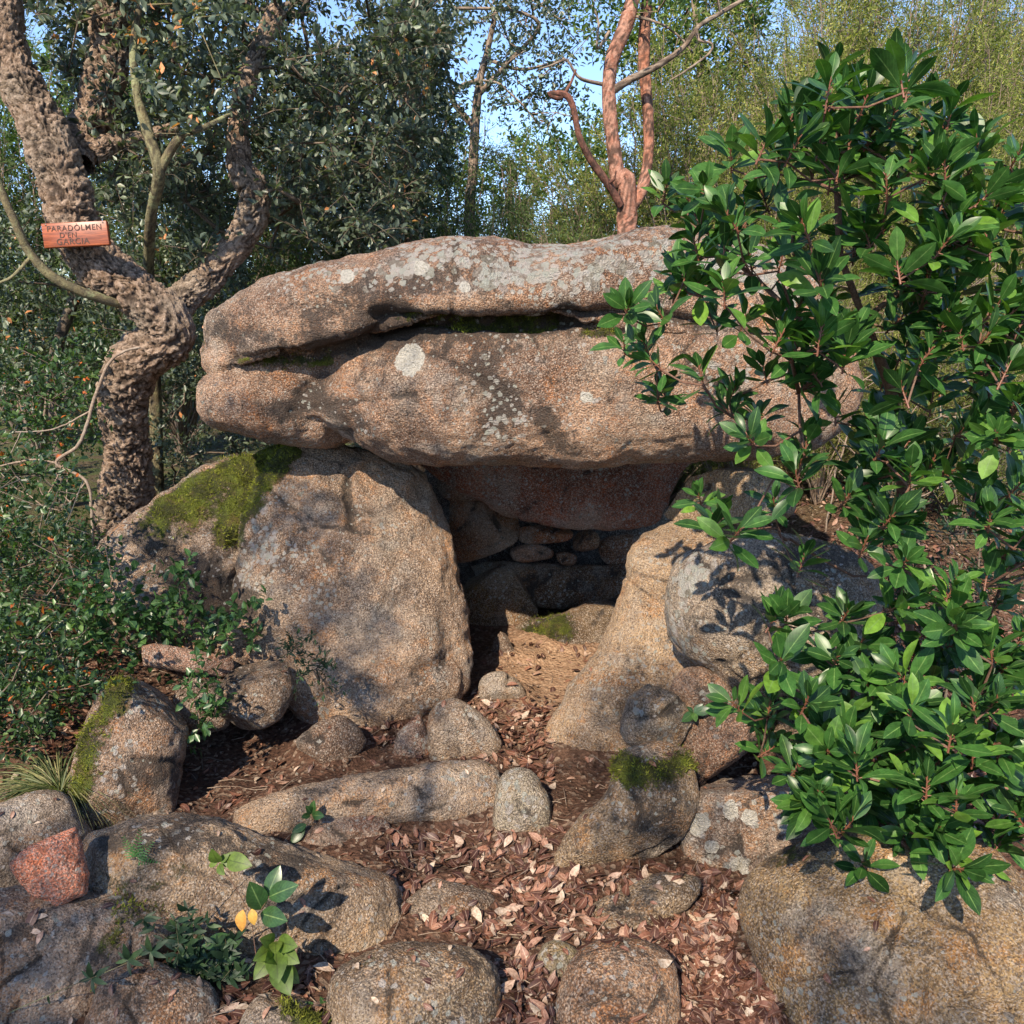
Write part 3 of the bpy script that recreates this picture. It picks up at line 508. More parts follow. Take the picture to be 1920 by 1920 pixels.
rock('mottled_boulder', 'pale mottled boulder carrying the red triangular stone', B(outline=[(-140, 1720), (-60, 1685), (60, 1672), (180, 1680), (290, 1664), (370, 1672), (400, 1700), (340, 1760), (230, 1850), (160, 1960), (40, 2040), (-140, 2000)], Rf=.16, B=.3, contact=(160, 1930), push=.12, centre=(120, 1810)), tint=(.44, .34, .28), voxel=.008, rough=.016, pale=.3, cat='boulder',
     paint=[('moss', [(215, 1770), (230, 1710), (290, 1700)], 36, .5), ('dark', [(20, 1760), (60, 1740)], 30, .6), ('dark', [(140, 1740), (180, 1780)], 26, .4), ('moss', [(180, 1840)], 20, .6)])
rock('red_stone', 'red triangular stone perched on the pale mottled boulder', B(outline=[(16, 1620), (60, 1584), (142, 1550), (152, 1575), (168, 1640), (164, 1676), (110, 1700), (60, 1680), (30, 1648)], Y=1.86, Rf=.055, B=.10, sharp=True, kf=1.7), tint=(.78, .33, .23), voxel=.006, rough=.006, facets=0, cat='stone', dark=-.4, smooth=1)
rock('bare_stone', 'tan stone pointing up in front of the pale mottled boulder', B(outline=[(186, 1850), (205, 1790), (270, 1735), (310, 1740), (345, 1790), (330, 1850), (240, 1880)], Rf=.07, B=.15, contact=(260, 1860), sharp=True, kf=1.7), tint=TAN, voxel=.007, facets=3, cat='stone', moss=.1)
rock('bare_stone', 'pinkish tan rounded stone at the lower edge beside the climbing stem', B(outline=[(166, 1960), (172, 1890), (200, 1830), (270, 1805), (330, 1820), (400, 1860), (400, 1960), (280, 2010)], Rf=.10, B=.15, contact=(280, 1990)), tint=(.37, .265, .20), voxel=.007, cat='stone', rough=.014)
rock('bare_stone', 'small pink stone poking up at the lower edge under the madder', B(outline=[(270, 1990), (290, 1925), (345, 1890), (400, 1888), (425, 1930), (420, 1990)], Rf=.05, B=.1, contact=(340, 1985)), tint=(.40, .27, .22), voxel=.006, cat='stone', facets=2)
rock('mossy_stone', 'small stone with a bright moss cushion at the lower edge', B(outline=[(440, 1990), (470, 1890), (520, 1862), (580, 1880), (640, 1930), (650, 2000), (540, 2040)], Rf=.08, B=.12, contact=(540, 2000)), tint=GREY, voxel=.007, cat='stone', paint=[('moss', [(535, 1890), (590, 1915)], 20, 1.1)])
rock('double_humped_stone', 'wide tan stone with two humps in the middle of the lower edge', B(outline=[(618, 1850), (650, 1805), (720, 1780), (820, 1774), (900, 1790), (934, 1840), (925, 1940), (860, 2040), (700, 2030), (630, 1930)], Rf=.14, B=.25, contact=(770, 1990), push=.08), tint=(.45, .36, .25), voxel=.007, rough=.014, cat='stone', carve=[([(800, 1930), (850, 1880), (900, 1860)], 16, .02), ([(760, 1800)], 50, -.02), ([(870, 1830)], 26, -.015)], paint=[('moss', [(660, 1810), (820, 1780)], 12, .25)])
rock('half_buried_rock', 'grey flat rock flush with the soil beside the dark backed boulder', B(outline=[(742, 1660), (800, 1650), (900, 1672), (925, 1700), (890, 1750), (780, 1790), (750, 1750)], Rf=.07, B=.15, contact=(800, 1765), push=.08), tint=(.27, .22, .18), voxel=.009)
rock('bed_rock', 'dark ledge rock in the gap left of the lower madder plant', B(outline=[(330, 1800), (420, 1780), (560, 1800), (650, 1850), (620, 1920), (480, 1930), (360, 1890)], Rf=.05, B=.2, contact=(500, 1910), push=.12), tint=(.16, .12, .10), voxel=.012)

def rocks_bvh():
    vs = []; fs = []; off = 0
    for o in ROCKS:
        me = o.data; co = np.empty(len(me.vertices) * 3, np.float32); me.vertices.foreach_get('co', co); co = co.reshape(-1, 3) + np.array(o.location)
        fs += [tuple(i + off for i in p.vertices) for p in me.polygons][::1]; vs.append(co); off += len(co)
    return BVHTree.FromPolygons(np.concatenate(vs).tolist(), fs)
_rb = rocks_bvh(); _m = np.where((np.abs(gv[:, 0]) < 2.4) & (gv[:, 1] > 1.2) & (gv[:, 1] < 4.6))[0]
for i_ in _m:
    h_ = _rb.find_nearest(Vector(gv[i_]), .11)
    if h_[0] is not None: gv[i_, 2] += .034 * math.exp(-(h_[3] / .05) ** 2)
ground.data.vertices.foreach_set('co', gv.astype(np.float32).ravel()); ground.data.update()

# ------------------------------------------------------------------ leaves, twigs, tubes
def leaf_tpl(n=6, wid=.36, fold=.10, curl=.12, peak=.5, three=True):
    t = np.linspace(0, 1, n); w = wid * .5 * np.sin(np.pi * t ** (math.log(.5) / math.log(peak))) ** .8; w[0] = .015; w[-1] = .012
    z = -curl * (t - .3) ** 2
    v = []; ac = []; al = []
    for i in range(n):
        for s in (-1, 0, 1):
            v.append((s * w[i], t[i], z[i] + abs(s) * fold * w[i] * 2)); ac.append(s * 1.0); al.append(t[i])
    f = []
    for i in range(n - 1):
        for s in (0, 1):
            a = i * 3 + s; f.append((a, a + 1, a + 4, a + 3))
    return np.array(v), np.array(f), np.array(ac), np.array(al)
def small_tpl(wid=.5, fold=.25):
    v = np.array([(0, 0, 0), (-wid / 2, .45, fold * wid), (0, .5, 0), (wid / 2, .45, fold * wid), (-wid * .3, .8, fold * .6 * wid), (wid * .3, .8, fold * .6 * wid), (0, 1, -.04)])
    f = np.array([(0, 2, 1, 1), (0, 3, 2, 2)]); f = np.array([(0, 2, 1), (0, 3, 2), (1, 2, 4), (2, 3, 5), (4, 2, 6), (2, 5, 6)])
    return v, f, np.array([0, -1, 0, 1, -1, 1, 0.]), np.array([0, .45, .5, .45, .8, .8, 1])
def crspline(pts, step):
    p = np.asarray(pts, float); p = np.vstack([2 * p[0] - p[1], p, 2 * p[-1] - p[-2]]); out = []
    for i in range(1, len(p) - 2):
        L = np.linalg.norm(p[i + 1, :3] - p[i, :3]); m = max(1, int(round(L / step)))
        for k in range(m):
            t = k / m; a, b, c, d = p[i - 1], p[i], p[i + 1], p[i + 2]
            out.append(.5 * (2 * b + (c - a) * t + (2 * a - 5 * b + 4 * c - d) * t * t + (3 * b - a - 3 * c + d) * t ** 3))
    out.append(p[-2]); return np.array(out)
def tube(pts, rad, seg=8, step=None):
    """pts Nx3, rad N -> verts, quads (capped by collapsing)"""
    q = np.column_stack([pts, rad])
    if step: q = crspline(q, step)
    p = q[:, :3]; r = np.maximum(q[:, 3], .0004); n = len(p)
    t = np.gradient(p, axis=0); t = norml(t)
    u = np.cross(t[0], [0.3, 1, .2]); u /= np.linalg.norm(u); fr = []
    for i in range(n):
        u = u - t[i] * (u @ t[i]); u /= max(np.linalg.norm(u), 1e-9); fr.append((u, np.cross(t[i], u)))
    a = np.linspace(0, 2 * np.pi, seg, endpoint=False); ca, sa = np.cos(a), np.sin(a)
    V = np.concatenate([p[i] + r[i] * (ca[:, None] * fr[i][0] + sa[:, None] * fr[i][1]) for i in range(n)])
    k = (np.arange(n - 1)[:, None] * seg + np.arange(seg)[None]).ravel(); j = (np.arange(n - 1)[:, None] * seg + (np.arange(seg)[None] + 1) % seg).ravel()
    return V, np.stack([k, j, j + seg, k + seg], -1)
def joinm(parts):
    V = []; Fq = []; A = {}; off = 0
    for p in parts:
        V.append(p[0]); Fq.append(p[1] + off); off += len(p[0])
        if len(p) > 2:
            for k, a in p[2].items(): A.setdefault(k, []).append(a)
    return np.concatenate(V), np.concatenate(Fq), {k: np.concatenate(a) for k, a in A.items()}
def corky(V, amp, freq, seed, N=None, aniso=(1, 1, 2.2)):
    """displace outward from the tube axis by crinkled plates; returns new verts and cavity"""
    q = V * np.array(aniso)
    w = np.stack([perlin(V * 11, seed + 1), perlin(V * 11, seed + 2), perlin(V * 11, seed + 3)], 1) * .07
    n1 = np.abs(fbm(q * (1, 1, 1.25) + w * 1.5, freq * .8, 3, seed, gain=.65)); n2 = np.abs(fbm(q * 1.3 + w, freq * 1.9, 2, seed + 7))
    f1 = 1 - sstep(0, .13, n1); f2 = 1 - sstep(0, .12, n2)
    f3 = 1 - sstep(0, .12, np.abs(fbm(V * (1, 1, .22) + w * 1.3, freq * .6, 3, seed + 9)))
    r = .35 - np.maximum(np.maximum(f1 * 1.4, f2 * .8), f3 * 1.7) * (.9 + .5 * perlin(V * 6, seed + 12)) + fbm(V, freq * 2.2, 3, seed + 5) * .9
    return r, fbm(V, 5, 2, seed + 4)
def trunk(name, paths, mat, parent, amp=.02, freq=16, seg=72, step=.012, seed=1, aniso=(1, 1, 2.0), lump=.03):
    parts = []
    for pl in paths:
        pts = np.array([p[:3] for p in pl]); rad = np.array([p[3] for p in pl])
        q = crspline(np.column_stack([pts, rad]), step); V, Q = tube(q[:, :3], q[:, 3], seg)
        C = np.repeat(q[:, :3], seg, axis=0); n = norml(V - C)
        r, b = corky(V, amp, freq, seed, aniso=aniso); sc = np.clip(np.repeat(q[:, 3], seg) / .1, .15, 1)
        V = V + n * ((r * amp + b * lump) * sc)[:, None]
        parts.append((V, Q, {'cav': sstep(-.1, -.95, r)}))
    V, Q, A = joinm(parts)
    return mk(name, V, Q, mat, parent, A)
def PW(l):  # list of (px, py, Y, width px) -> points with radius
    out = []
    for px, py, Y, w in l:
        p = P(px, py, Y); dist = (p - CAM) @ FV; out.append((*p, w * .47 * dist / F))
    return out
def grow(base, targets, step=.14, jit=.02, sag=0., rs=R_, bias=.0):
    """base: list of points (a chain, root first). returns nodes, parent"""
    nodes = [np.array(b) for b in base]; par = [-1] + list(range(len(base) - 1))
    arr = np.array(nodes); tg = np.asarray(targets); o = np.argsort(np.min(np.linalg.norm(tg[:, None] - arr[None], axis=2), axis=1))
    arr = list(arr)
    for ti in o:
        t = tg[ti]; A_ = np.array(arr); d = np.linalg.norm(A_ - t, axis=1) + bias * np.maximum(0, A_[:, 2] - t[2] + .0)
        k = int(np.argmin(d)); a = A_[k]; L = np.linalg.norm(t - a); m = max(1, int(L / step)); prev = k
        for s in range(1, m + 1):
            q = a + (t - a) * s / m
            if s < m: q = q + rs.normal(size=3) * jit + np.array([0, 0, -sag * math.sin(math.pi * s / m) * L])
            arr.append(q); par.append(prev); prev = len(arr) - 1
    return np.array(arr), par
def limbs(nodes, par, r0=.002, p=.5, seg=6, rmax=.05, rmin=0.):
    n = len(nodes); cnt = np.zeros(n); kids = [[] for _ in range(n)]
    for i in range(n):
        if par[i] >= 0: kids[par[i]].append(i)
    for i in range(n - 1, -1, -1):
        if not kids[i]: cnt[i] += 1
        if par[i] >= 0: cnt[par[i]] += cnt[i]
    rad = np.clip(r0 * cnt ** p, rmin, rmax); parts = []; st = [(0, None)]
    while st:
        s, fr = st.pop(); ch = [s] if fr is None else [fr, s]; c = s
        while kids[c]:
            ks = sorted(kids[c], key=lambda k: -cnt[k]); c2 = ks[0]
            for k in ks[1:]: st.append((k, c))
            ch.append(c2); c = c2
        if len(ch) > 1:
            rr = rad[ch].copy()
            if fr is not None: rr[0] = rr[1]
            parts.append(tube(nodes[ch], rr, seg, step=None))
    V, Q, _ = joinm(parts); return V, Q, {'cav': np.zeros(len(V))}
def _poly_in(x, y, poly): return bool(inpoly(np.array([x]), np.array([y]), poly)[0])
def inpoly(x, y, poly):
    poly = np.asarray(poly, float); c = np.zeros(len(x), bool); j = len(poly) - 1
    for i in range(len(poly)):
        xi, yi = poly[i]; xj, yj = poly[j]
        c ^= ((yi > y) != (yj > y)) & (x < (xj - xi) * (y - yi) / (yj - yi + 1e-9) + xi); j = i
    return c
def sample_poly(poly, n, Y0, Y1, rs=R_):
    poly = np.asarray(poly, float); lo = poly.min(0); hi = poly.max(0); out = []
    while len(out) < n:
        x = rs.uniform(lo[0], hi[0], 4 * n); y = rs.uniform(lo[1], hi[1], 4 * n); m = inpoly(x, y, poly); out += list(zip(x[m], y[m]))
    a = np.array(out[:n]); return P(a[:, 0], a[:, 1], rs.uniform(Y0, Y1, n))
def clumps(ctr, rad, per, size, rs=R_, upb=.6, tintb=0.):
    """leaves around each clump centre"""
    n = len(ctr) * per; c = np.repeat(ctr, per, 0); r = np.repeat(rad, per) if np.ndim(rad) else np.full(n, rad)
    off = norml(rs.normal(size=(n, 3))) * (rs.uniform(0, 1, n) ** .45 * r)[:, None]; off[:, 2] *= .75
    d = norml(off + rs.normal(size=(n, 3)) * r[:, None] * .7 + np.array([0, 0, -.1]) * r[:, None])
    nr = norml(rs.normal(size=(n, 3)) + np.array([0, 0, upb]) + norml(off) * .5)
    cl = np.repeat(rs.uniform(-.18, .18, len(ctr)), per)
    return c + off, d, nr, rs.uniform(.65, 1.2, n) * size, np.clip(rs.beta(2, 2.6, n) + cl + tintb, 0, 1)
def spray(ctr, per, size, length, rs=R_, up=.5, tintb=0):
    """leafy twigs: each centre carries short twigs with leaves set along both sides; returns leaf arrays and twig tubes"""
    O = []; D = []; N = []; S = []; T = []; tw = []
    for c in ctr:
        cl = rs.uniform(-.15, .15)
        for _ in range(per[0]):
            a = norml(rs.normal(size=3) + np.array([0, 0, up])); L = length * rs.uniform(.6, 1.2); b = a * L + np.array([0, 0, -.12 * L])
            tw.append(tube(np.array([c, c + a * L * .5, c + b]), np.array([.0022, .0016, .0007]), 3))
            for k in range(per[1]):
                t = (k + rs.uniform(.2, .9)) / per[1]; side = norml(np.cross(a, rs.normal(size=3)))
                O.append(c + (a * L * t if t < .5 else a * L * .5 + (b - a * L * .5) * (t - .5) * 2)); D.append(norml(a * .6 + side)); N.append(norml(rs.normal(size=3) * .6 + np.array([0, 0, 1])))
                S.append(size * rs.uniform(.6, 1.2)); T.append(np.clip(rs.beta(2, 2.6) + cl + tintb, 0, 1))
    return (np.array(O), np.array(D), np.array(N), np.array(S), np.array(T)), tw

OVAL = small_tpl(.52); NARROW = small_tpl(.32); IVYT = small_tpl(.85, .12)

# ------------------------------------------------------------------ cork oak with the sign
oak = root('cork_oak', P(235, 1000, 4.45)); oak.location[2] = float(hgt(oak.location[0], oak.location[1])); OL = np.array(oak.location)
def rel(path, L): return [(p[0] - L[0], p[1] - L[1], p[2] - L[2], p[3]) for p in path]
main = PW([(225, 1180, 4.5, 135), (232, 960, 4.45, 118), (240, 860, 4.4, 104), (228, 770, 4.35, 104), (250, 690, 4.3, 112), (318, 625, 4.28, 112), (268, 560, 4.25, 112), (190, 500, 4.22, 106), (140, 430, 4.2, 108), (118, 350, 4.2, 112), (95, 270, 4.2, 104), (52, 190, 4.2, 96), (24, 110, 4.2, 82), (8, 20, 4.2, 84), (-10, -120, 4.2, 76)])
second = PW([(150, 310, 4.3, 60), (150, 262, 4.42, 66), (178, 215, 4.5, 74), (196, 130, 4.55, 74), (206, 50, 4.6, 80), (216, -90, 4.6, 72)])
third = PW([(310, 630, 4.32, 60), (345, 560, 4.45, 64), (405, 505, 4.5, 62), (455, 440, 4.55, 58), (480, 370, 4.55, 60), (452, 310, 4.55, 50), (448, 230, 4.6, 44), (470, 130, 4.7, 38), (520, 20, 4.8, 34)])
fourth = PW([(170, 290, 4.35, 46), (215, 268, 4.45, 40), (260, 262, 4.5, 30), (330, 240, 4.6, 20)])
trunk('trunk', [[(a_, b_, c_, d_ * .88) for a_, b_, c_, d_ in rel(main, OL)], rel(second, OL), rel(third, OL), rel(fourth, OL)], CORK, oak, amp=.013, freq=13, seg=110, step=.008, seed=2, aniso=(1, 1, 1.9))
rs = np.random.RandomState(11)
crown_poly = [(60, -160), (840, -160), (835, 40), (850, 150), (800, 250), (770, 420), (700, 470), (520, 480), (470, 560), (350, 540), (330, 430), (210, 420), (200, 300), (90, 60)]
ct = np.vstack([sample_poly(crown_poly, 520, 4.3, 6.6, rs), sample_poly([(-120, -200), (200, -200), (190, -20), (60, 60), (-80, 60)], 40, 4.0, 5.5, rs)])
ct = ct[fbm(ct, 1.3, 2, 4) > -.22]
base = [np.array(p[:3]) for p in third[2:]]
nodes, par = grow(base, ct, step=.16, jit=.03, rs=rs)
V, Q, A = limbs(nodes, par, r0=.0030, p=.45, seg=5, rmax=.028); mk('branch_work', V - OL, Q, DARKTWIG, oak, A)
(lo, ld, ln, ls, lt), tw = spray(ct, (9, 9), .046, .20, rs)
V, Fq, A = scatter(OVAL, lo, ld, ln, ls, lt); mk('crown', V - OL, Fq, OAK, oak, A)
V, Q, _ = joinm(tw); mk('twigs', V - OL, Q, DARKTWIG, oak, {'cav': np.zeros(len(V))})
tag(oak, 'gnarled cork oak with thick twisted trunk that carries the wooden sign', 'cork oak')
# sign
def sign():
    c = P(143, 440, 4.02); r = root('wooden_sign', c); r.rotation_euler = (math.radians(-6), math.radians(-2.6), math.radians(2))
    s = NT('varnished_wood'); tc = s.n('TexCoord').outputs['Object']
    mp = s.n('Mapping', Vector=tc, Scale=(3, 3, 40)); nz = s.noise(mp.outputs[0], 2.5, 6, .6, .6)
    cc = s.mix(s.ramp(nz, .3, .7), (.12, .028, .010), (.33, .085, .028)); s.set(s.b.inputs['Base Color'], cc); s.b.inputs['Roughness'].default_value = .4
    w, h, d = .143, .054, .012
    v = []
    for (x, z) in ((-w, -h), (w + .004, -h + .002), (w + .001, h), (-w - .003, h - .002)): v += [(x, -d, z), (x, d, z)]
    f = [(0, 2, 4, 6), (7, 5, 3, 1), (0, 1, 3, 2), (2, 3, 5, 4), (4, 5, 7, 6), (6, 7, 1, 0)]
    o = mk('board', v, f, s.m, r, smooth=False); b = o.modifiers.new('b', 'BEVEL'); b.width = .003; b.segments = 2
    dk = NT('burnt_lettering'); dk.b.inputs['Base Color'].default_value = (.05, .018, .010, 1); dk.b.inputs['Roughness'].default_value = .7
    rows = [("PARADÒLMEN", .0305, .016, .0), ("D'EN", .029, -.0135, -.03), ('GARCIA', .033, -.043, -.012)]
    parts = []
    for txt, sz, z, x in rows:
        cu = bpy.data.curves.new('t', 'FONT'); cu.body = txt; cu.size = sz * 1.12; cu.align_x = 'CENTER'; cu.extrude = .0008; cu.offset = .0002; cu.space_character = 1.13
        to = bpy.data.objects.new('t', cu); col.objects.link(to); dg = bpy.context.evaluated_depsgraph_get(); dg.update()
        m = bpy.data.meshes.new_from_object(to.evaluated_get(dg)); bpy.data.objects.remove(to)
        m.transform(Matrix.Translation((x, -d - .0012, z)) @ Matrix.Rotation(math.radians(90), 4, 'X'))
        m.materials.clear(); m.materials.append(dk.m); parts.append(m)
    import bmesh
    bm = bmesh.new()
    for m in parts: bm.from_mesh(m)
    mm = bpy.data.meshes.new('lettering'); bm.to_mesh(mm); bm.free(); mm.materials.append(dk.m)
    lo_ = bpy.data.objects.new('lettering', mm); col.objects.link(lo_); lo_.parent = r
    nm_ = NT('nail_steel'); nm_.b.inputs['Metallic'].default_value = 1; nm_.b.inputs['Base Color'].default_value = (.3, .26, .22, 1); nm_.b.inputs['Roughness'].default_value = .5
    for x in (-.125, .128):
        V, Q = tube(np.array([(x, .02, .046), (x, -d - .003, .046), (x, -d - .0035, .046)]), np.array([.003, .003, .0001]), 8); mk('nail', V, Q, nm_.m, r)
    tag(r, 'reddish varnished wooden board with carved lettering nailed to the cork oak trunk', 'sign')
sign()

# slim lichen covered tree beside the cork oak
sb = root('slender_tree', P(300, 1150, 5.1)); sb.location[2] = float(hgt(sb.location[0], sb.location[1])); SL = np.array(sb.location)
trunk('trunk', [rel(PW([(300, 1150, 5.1, 26), (292, 760, 4.95, 24), (280, 560, 4.7, 22), (282, 420, 4.3, 21), (298, 325, 4.1, 24), (278, 250, 4.1, 22), (258, 180, 4.1, 18), (250, 90, 4.1, 15), (262, 10, 4.1, 12)]), SL),
                rel(PW([(296, 330, 4.1, 18), (318, 285, 4.08, 18), (345, 252, 4.06, 16), (385, 238, 4.1, 12), (430, 215, 4.2, 8)]), SL)], LICHBARK, sb, amp=.004, freq=30, seg=24, step=.02, seed=5, lump=.006)
rs = np.random.RandomState(3)
ct2 = sample_poly([(200, -60), (440, -60), (430, 240), (330, 260), (215, 140)], 30, 3.9, 4.4, rs)
nodes, par = grow([np.array(p[:3]) for p in PW([(278, 250, 4.1, 22), (258, 180, 4.1, 18), (250, 90, 4.1, 15), (262, 10, 4.1, 12)])], ct2, rs=rs)
V, Q, A = limbs(nodes, par, r0=.0022, seg=5, rmax=.006); mk('branch_work', V - SL, Q, LICHBARK, sb, A)
(lo, ld, ln, ls, lt), tw = spray(ct2, (5, 9), .05, .16, rs, tintb=.15); V, Fq, A = scatter(OVAL, lo, ld, ln, ls, lt); mk('crown', V - SL, Fq, OAK, sb, A)
tag(sb, 'slender forked tree with yellow green lichen on its bark beside the cork oak', 'tree')

# ------------------------------------------------------------------ trees behind
def leafy_tree(name, label, cat, trunks, poly, n, Y0, Y1, mat, leafsize, seed, tmat, per=(6, 8), tw_len=.22, tpl=OVAL, thr=-.3, tintb=0., r0=.003, rmax=.03, group=None, tseg=20, amp=.004, base_from=None, drop=.0, bmat=None):
    r = root(name, (0, 0, 0)); rs = np.random.RandomState(seed)
    tp = [PW(t) for t in trunks]; b0 = tp[0][0]; L = np.array([b0[0], b0[1], float(hgt(b0[0], b0[1]))]); r.location = L
    if b0[2] > L[2]: tp[0] = [(b0[0], b0[1], L[2] - .1, b0[3] * 1.2)] + tp[0]
    trunk('trunk', [rel(t, L) for t in tp], tmat, r, amp=amp, freq=14, seg=tseg, step=.03, seed=seed, lump=.012)
    ct = sample_poly(poly, n, Y0, Y1, rs); ct = ct[fbm(ct, 1.1, 2, seed) > thr]
    bs = [np.array(p[:3]) for p in (tp[0] if base_from is None else tp[base_from])]
    nodes, par = grow(bs, ct, step=.2, jit=.035, rs=rs); V, Q, A = limbs(nodes, par, r0=r0, p=.45, seg=4, rmax=rmax); mk('branch_work', V - L, Q, bmat or tmat, r, A)
    (lo, ld, ln, ls, lt), tw = spray(ct, per, leafsize, tw_len, rs, tintb=tintb); V, Fq, A = scatter(tpl, lo, ld, ln, ls, lt); mk('crown', V - L, Fq, mat, r, A)
    tag(r, label, cat, group); return r
leafy_tree('cork_oak', 'dark cork oak standing behind the capstone with trunk hidden in foliage', 'cork oak',
           [[(775, 520, 6.6, 40), (770, 400, 6.6, 40), (765, 250, 6.6, 44), (775, 120, 6.6, 46), (785, 0, 6.7, 44), (790, -120, 6.7, 40)], [(768, 280, 6.6, 22), (640, 210, 6.5, 18), (540, 160, 6.4, 12)]],
           [(480, 160), (840, 20), (860, 200), (830, 330), (790, 460), (500, 500), (440, 420)], 330, 6.0, 7.8, OAK, .050, 21, CORK, per=(8, 8), tseg=40, amp=.015, bmat=DARKTWIG)
leafy_tree('holm_oak', 'young dark leaved oak filling the gap behind the cork oak trunk', 'oak',
           [[(120, 900, 5.8, 26), (100, 700, 5.8, 24), (140, 560, 5.8, 22), (190, 470, 5.8, 18)]],
           [(-80, 380), (60, 330), (420, 420), (460, 560), (440, 760), (300, 800), (120, 820), (-80, 800)], 230, 5.2, 6.6, OAK, .046, 22, DARKTWIG, per=(7, 8), thr=-.25, tintb=.05)
leafy_tree('holm_oak', 'sunlit pale green oak far behind the cork oak trunk', 'oak',
           [[(40, 760, 9.5, 20), (60, 600, 9.5, 18), (80, 480, 9.5, 14)]],
           [(-260, 60), (300, 150), (600, 260), (820, 420), (420, 740), (-200, 800)], 430, 8.5, 11, HOLLY, .075, 23, DARKTWIG, per=(7, 8), tw_len=.34, thr=-.4, tintb=.1)
leafy_tree('holm_oak', 'open crowned oak with bare arching limbs against the blue sky', 'oak',
           [[(880, 430, 8.5, 22), (886, 330, 8.5, 20), (892, 220, 8.5, 18), (900, 150, 8.5, 15), (915, 90, 8.5, 12), (930, 20, 8.5, 10)], [(890, 240, 8.5, 14), (850, 190, 8.5, 11), (860, 165, 8.4, 10), (895, 150, 8.4, 8)], [(895, 180, 8.5, 12), (950, 120, 8.4, 9), (1010, 50, 8.3, 8), (960, 20, 8.2, 6), (850, 15, 8.1, 6)], [(910, 110, 8.5, 8), (980, 130, 8.4, 6), (1060, 110, 8.3, 5)]],
           [(830, -80), (1120, -80), (1130, 60), (1060, 170), (1100, 240), (1000, 250), (960, 210), (880, 200), (940, 70), (830, 40)], 170, 7.8, 9.6, OAK, .055, 24, TWIG, per=(4, 7), tw_len=.3, thr=-.3, r0=.004, rmax=.014, bmat=TWIG)
leafy_tree('holm_oak', 'leafy oak rising behind the red barked trunks', 'oak',
           [[(1330, 420, 8.6, 20), (1320, 250, 8.6, 18), (1310, 100, 8.6, 14), (1300, 0, 8.6, 10)]],
           [(1060, -100), (1480, -100), (1440, 60), (1390, 180), (1290, 170), (1180, 160), (1080, 60)], 280, 7.9, 9.4, HOLLY, .055, 25, TWIG, per=(5, 8), tw_len=.28, thr=-.2, tintb=-.15)

leafy_tree('holm_oak', 'distant low oak on the skyline left of the dead red bough', 'oak', [[(960, 480, 11.5, 14), (955, 380, 11.5, 12), (960, 300, 11.5, 9)]],
           [(800, 290), (880, 240), (960, 265), (1040, 240), (1120, 280), (1130, 480), (800, 480)], 150, 11, 13, HOLLY, .075, 26, DARKTWIG, per=(7, 8), tw_len=.32, thr=-.4, tintb=-.1)
leafy_tree('holm_oak', 'distant low oak on the skyline between and behind the two red trunks', 'oak', [[(1230, 480, 11.8, 14), (1225, 350, 11.8, 12), (1230, 220, 11.8, 9)]],
           [(1080, 250), (1180, 190), (1330, 150), (1420, 200), (1420, 480), (1080, 480)], 190, 11.2, 13, HOLLY, .075, 27, DARKTWIG, per=(7, 8), tw_len=.32, thr=-.4, tintb=-.05)
# red barked strawberry tree
rt = root('strawberry_tree', P(1172, 430, 6.0)); rt.location[2] = float(hgt(rt.location[0], rt.location[1])); RL = np.array(rt.location)
b0 = PW([(1176, 420, 6.0, 38)])[0]; lowp = (b0[0], b0[1], RL[2] - .1, b0[3] * 1.2)
trunk('trunk', [rel([lowp] + PW([(1176, 402, 6.0, 40), (1160, 340, 6.0, 30), (1150, 270, 6.0, 28), (1142, 190, 6.0, 28), (1146, 120, 6.0, 28), (1172, 50, 6.0, 32), (1188, -10, 6.0, 26), (1200, -100, 6.0, 22)]), RL),
                rel(PW([(1178, 395, 6.0, 28), (1206, 350, 6.05, 25), (1216, 280, 6.1, 20), (1214, 200, 6.1, 22), (1208, 120, 6.1, 24), (1210, 40, 6.1, 24), (1222, -80, 6.1, 20)]), RL)], REDBARK, rt, amp=.006, freq=10, seg=26, step=.02, seed=8, aniso=(1, 1, .35), lump=.012)
trunk('bough', [rel(PW([(1146, 172, 6.0, 16), (1180, 150, 5.98, 15), (1230, 125, 5.9, 13), (1280, 90, 5.85, 11), (1310, 50, 5.8, 9), (1350, 25, 5.8, 9), (1400, -5, 5.8, 8), (1450, -40, 5.8, 6)]), RL),
                rel(PW([(1306, 55, 5.8, 7), (1310, 75, 5.78, 6), (1335, 82, 5.78, 5), (1330, 100, 5.78, 5), (1290, 130, 5.7, 4), (1258, 150, 5.7, 3)]), RL),
                rel(PW([(1130, 158, 6.0, 8), (1090, 148, 5.9, 7), (1074, 130, 5.9, 6), (1062, 112, 5.9, 5), (1035, 122, 5.9, 4), (1010, 130, 5.9, 3)]), RL),
                rel(PW([(1142, 60, 6.0, 7), (1120, 90, 5.9, 5), (1122, 40, 5.9, 4), (1110, 10, 5.9, 3)]), RL),
                rel(PW([(1190, 30, 6.0, 6), (1240, 45, 5.9, 5), (1275, 70, 5.9, 4), (1300, 100, 5.9, 3)]), RL)], TWIG, rt, amp=.003, freq=12, seg=12, step=.03, seed=9, lump=.006)
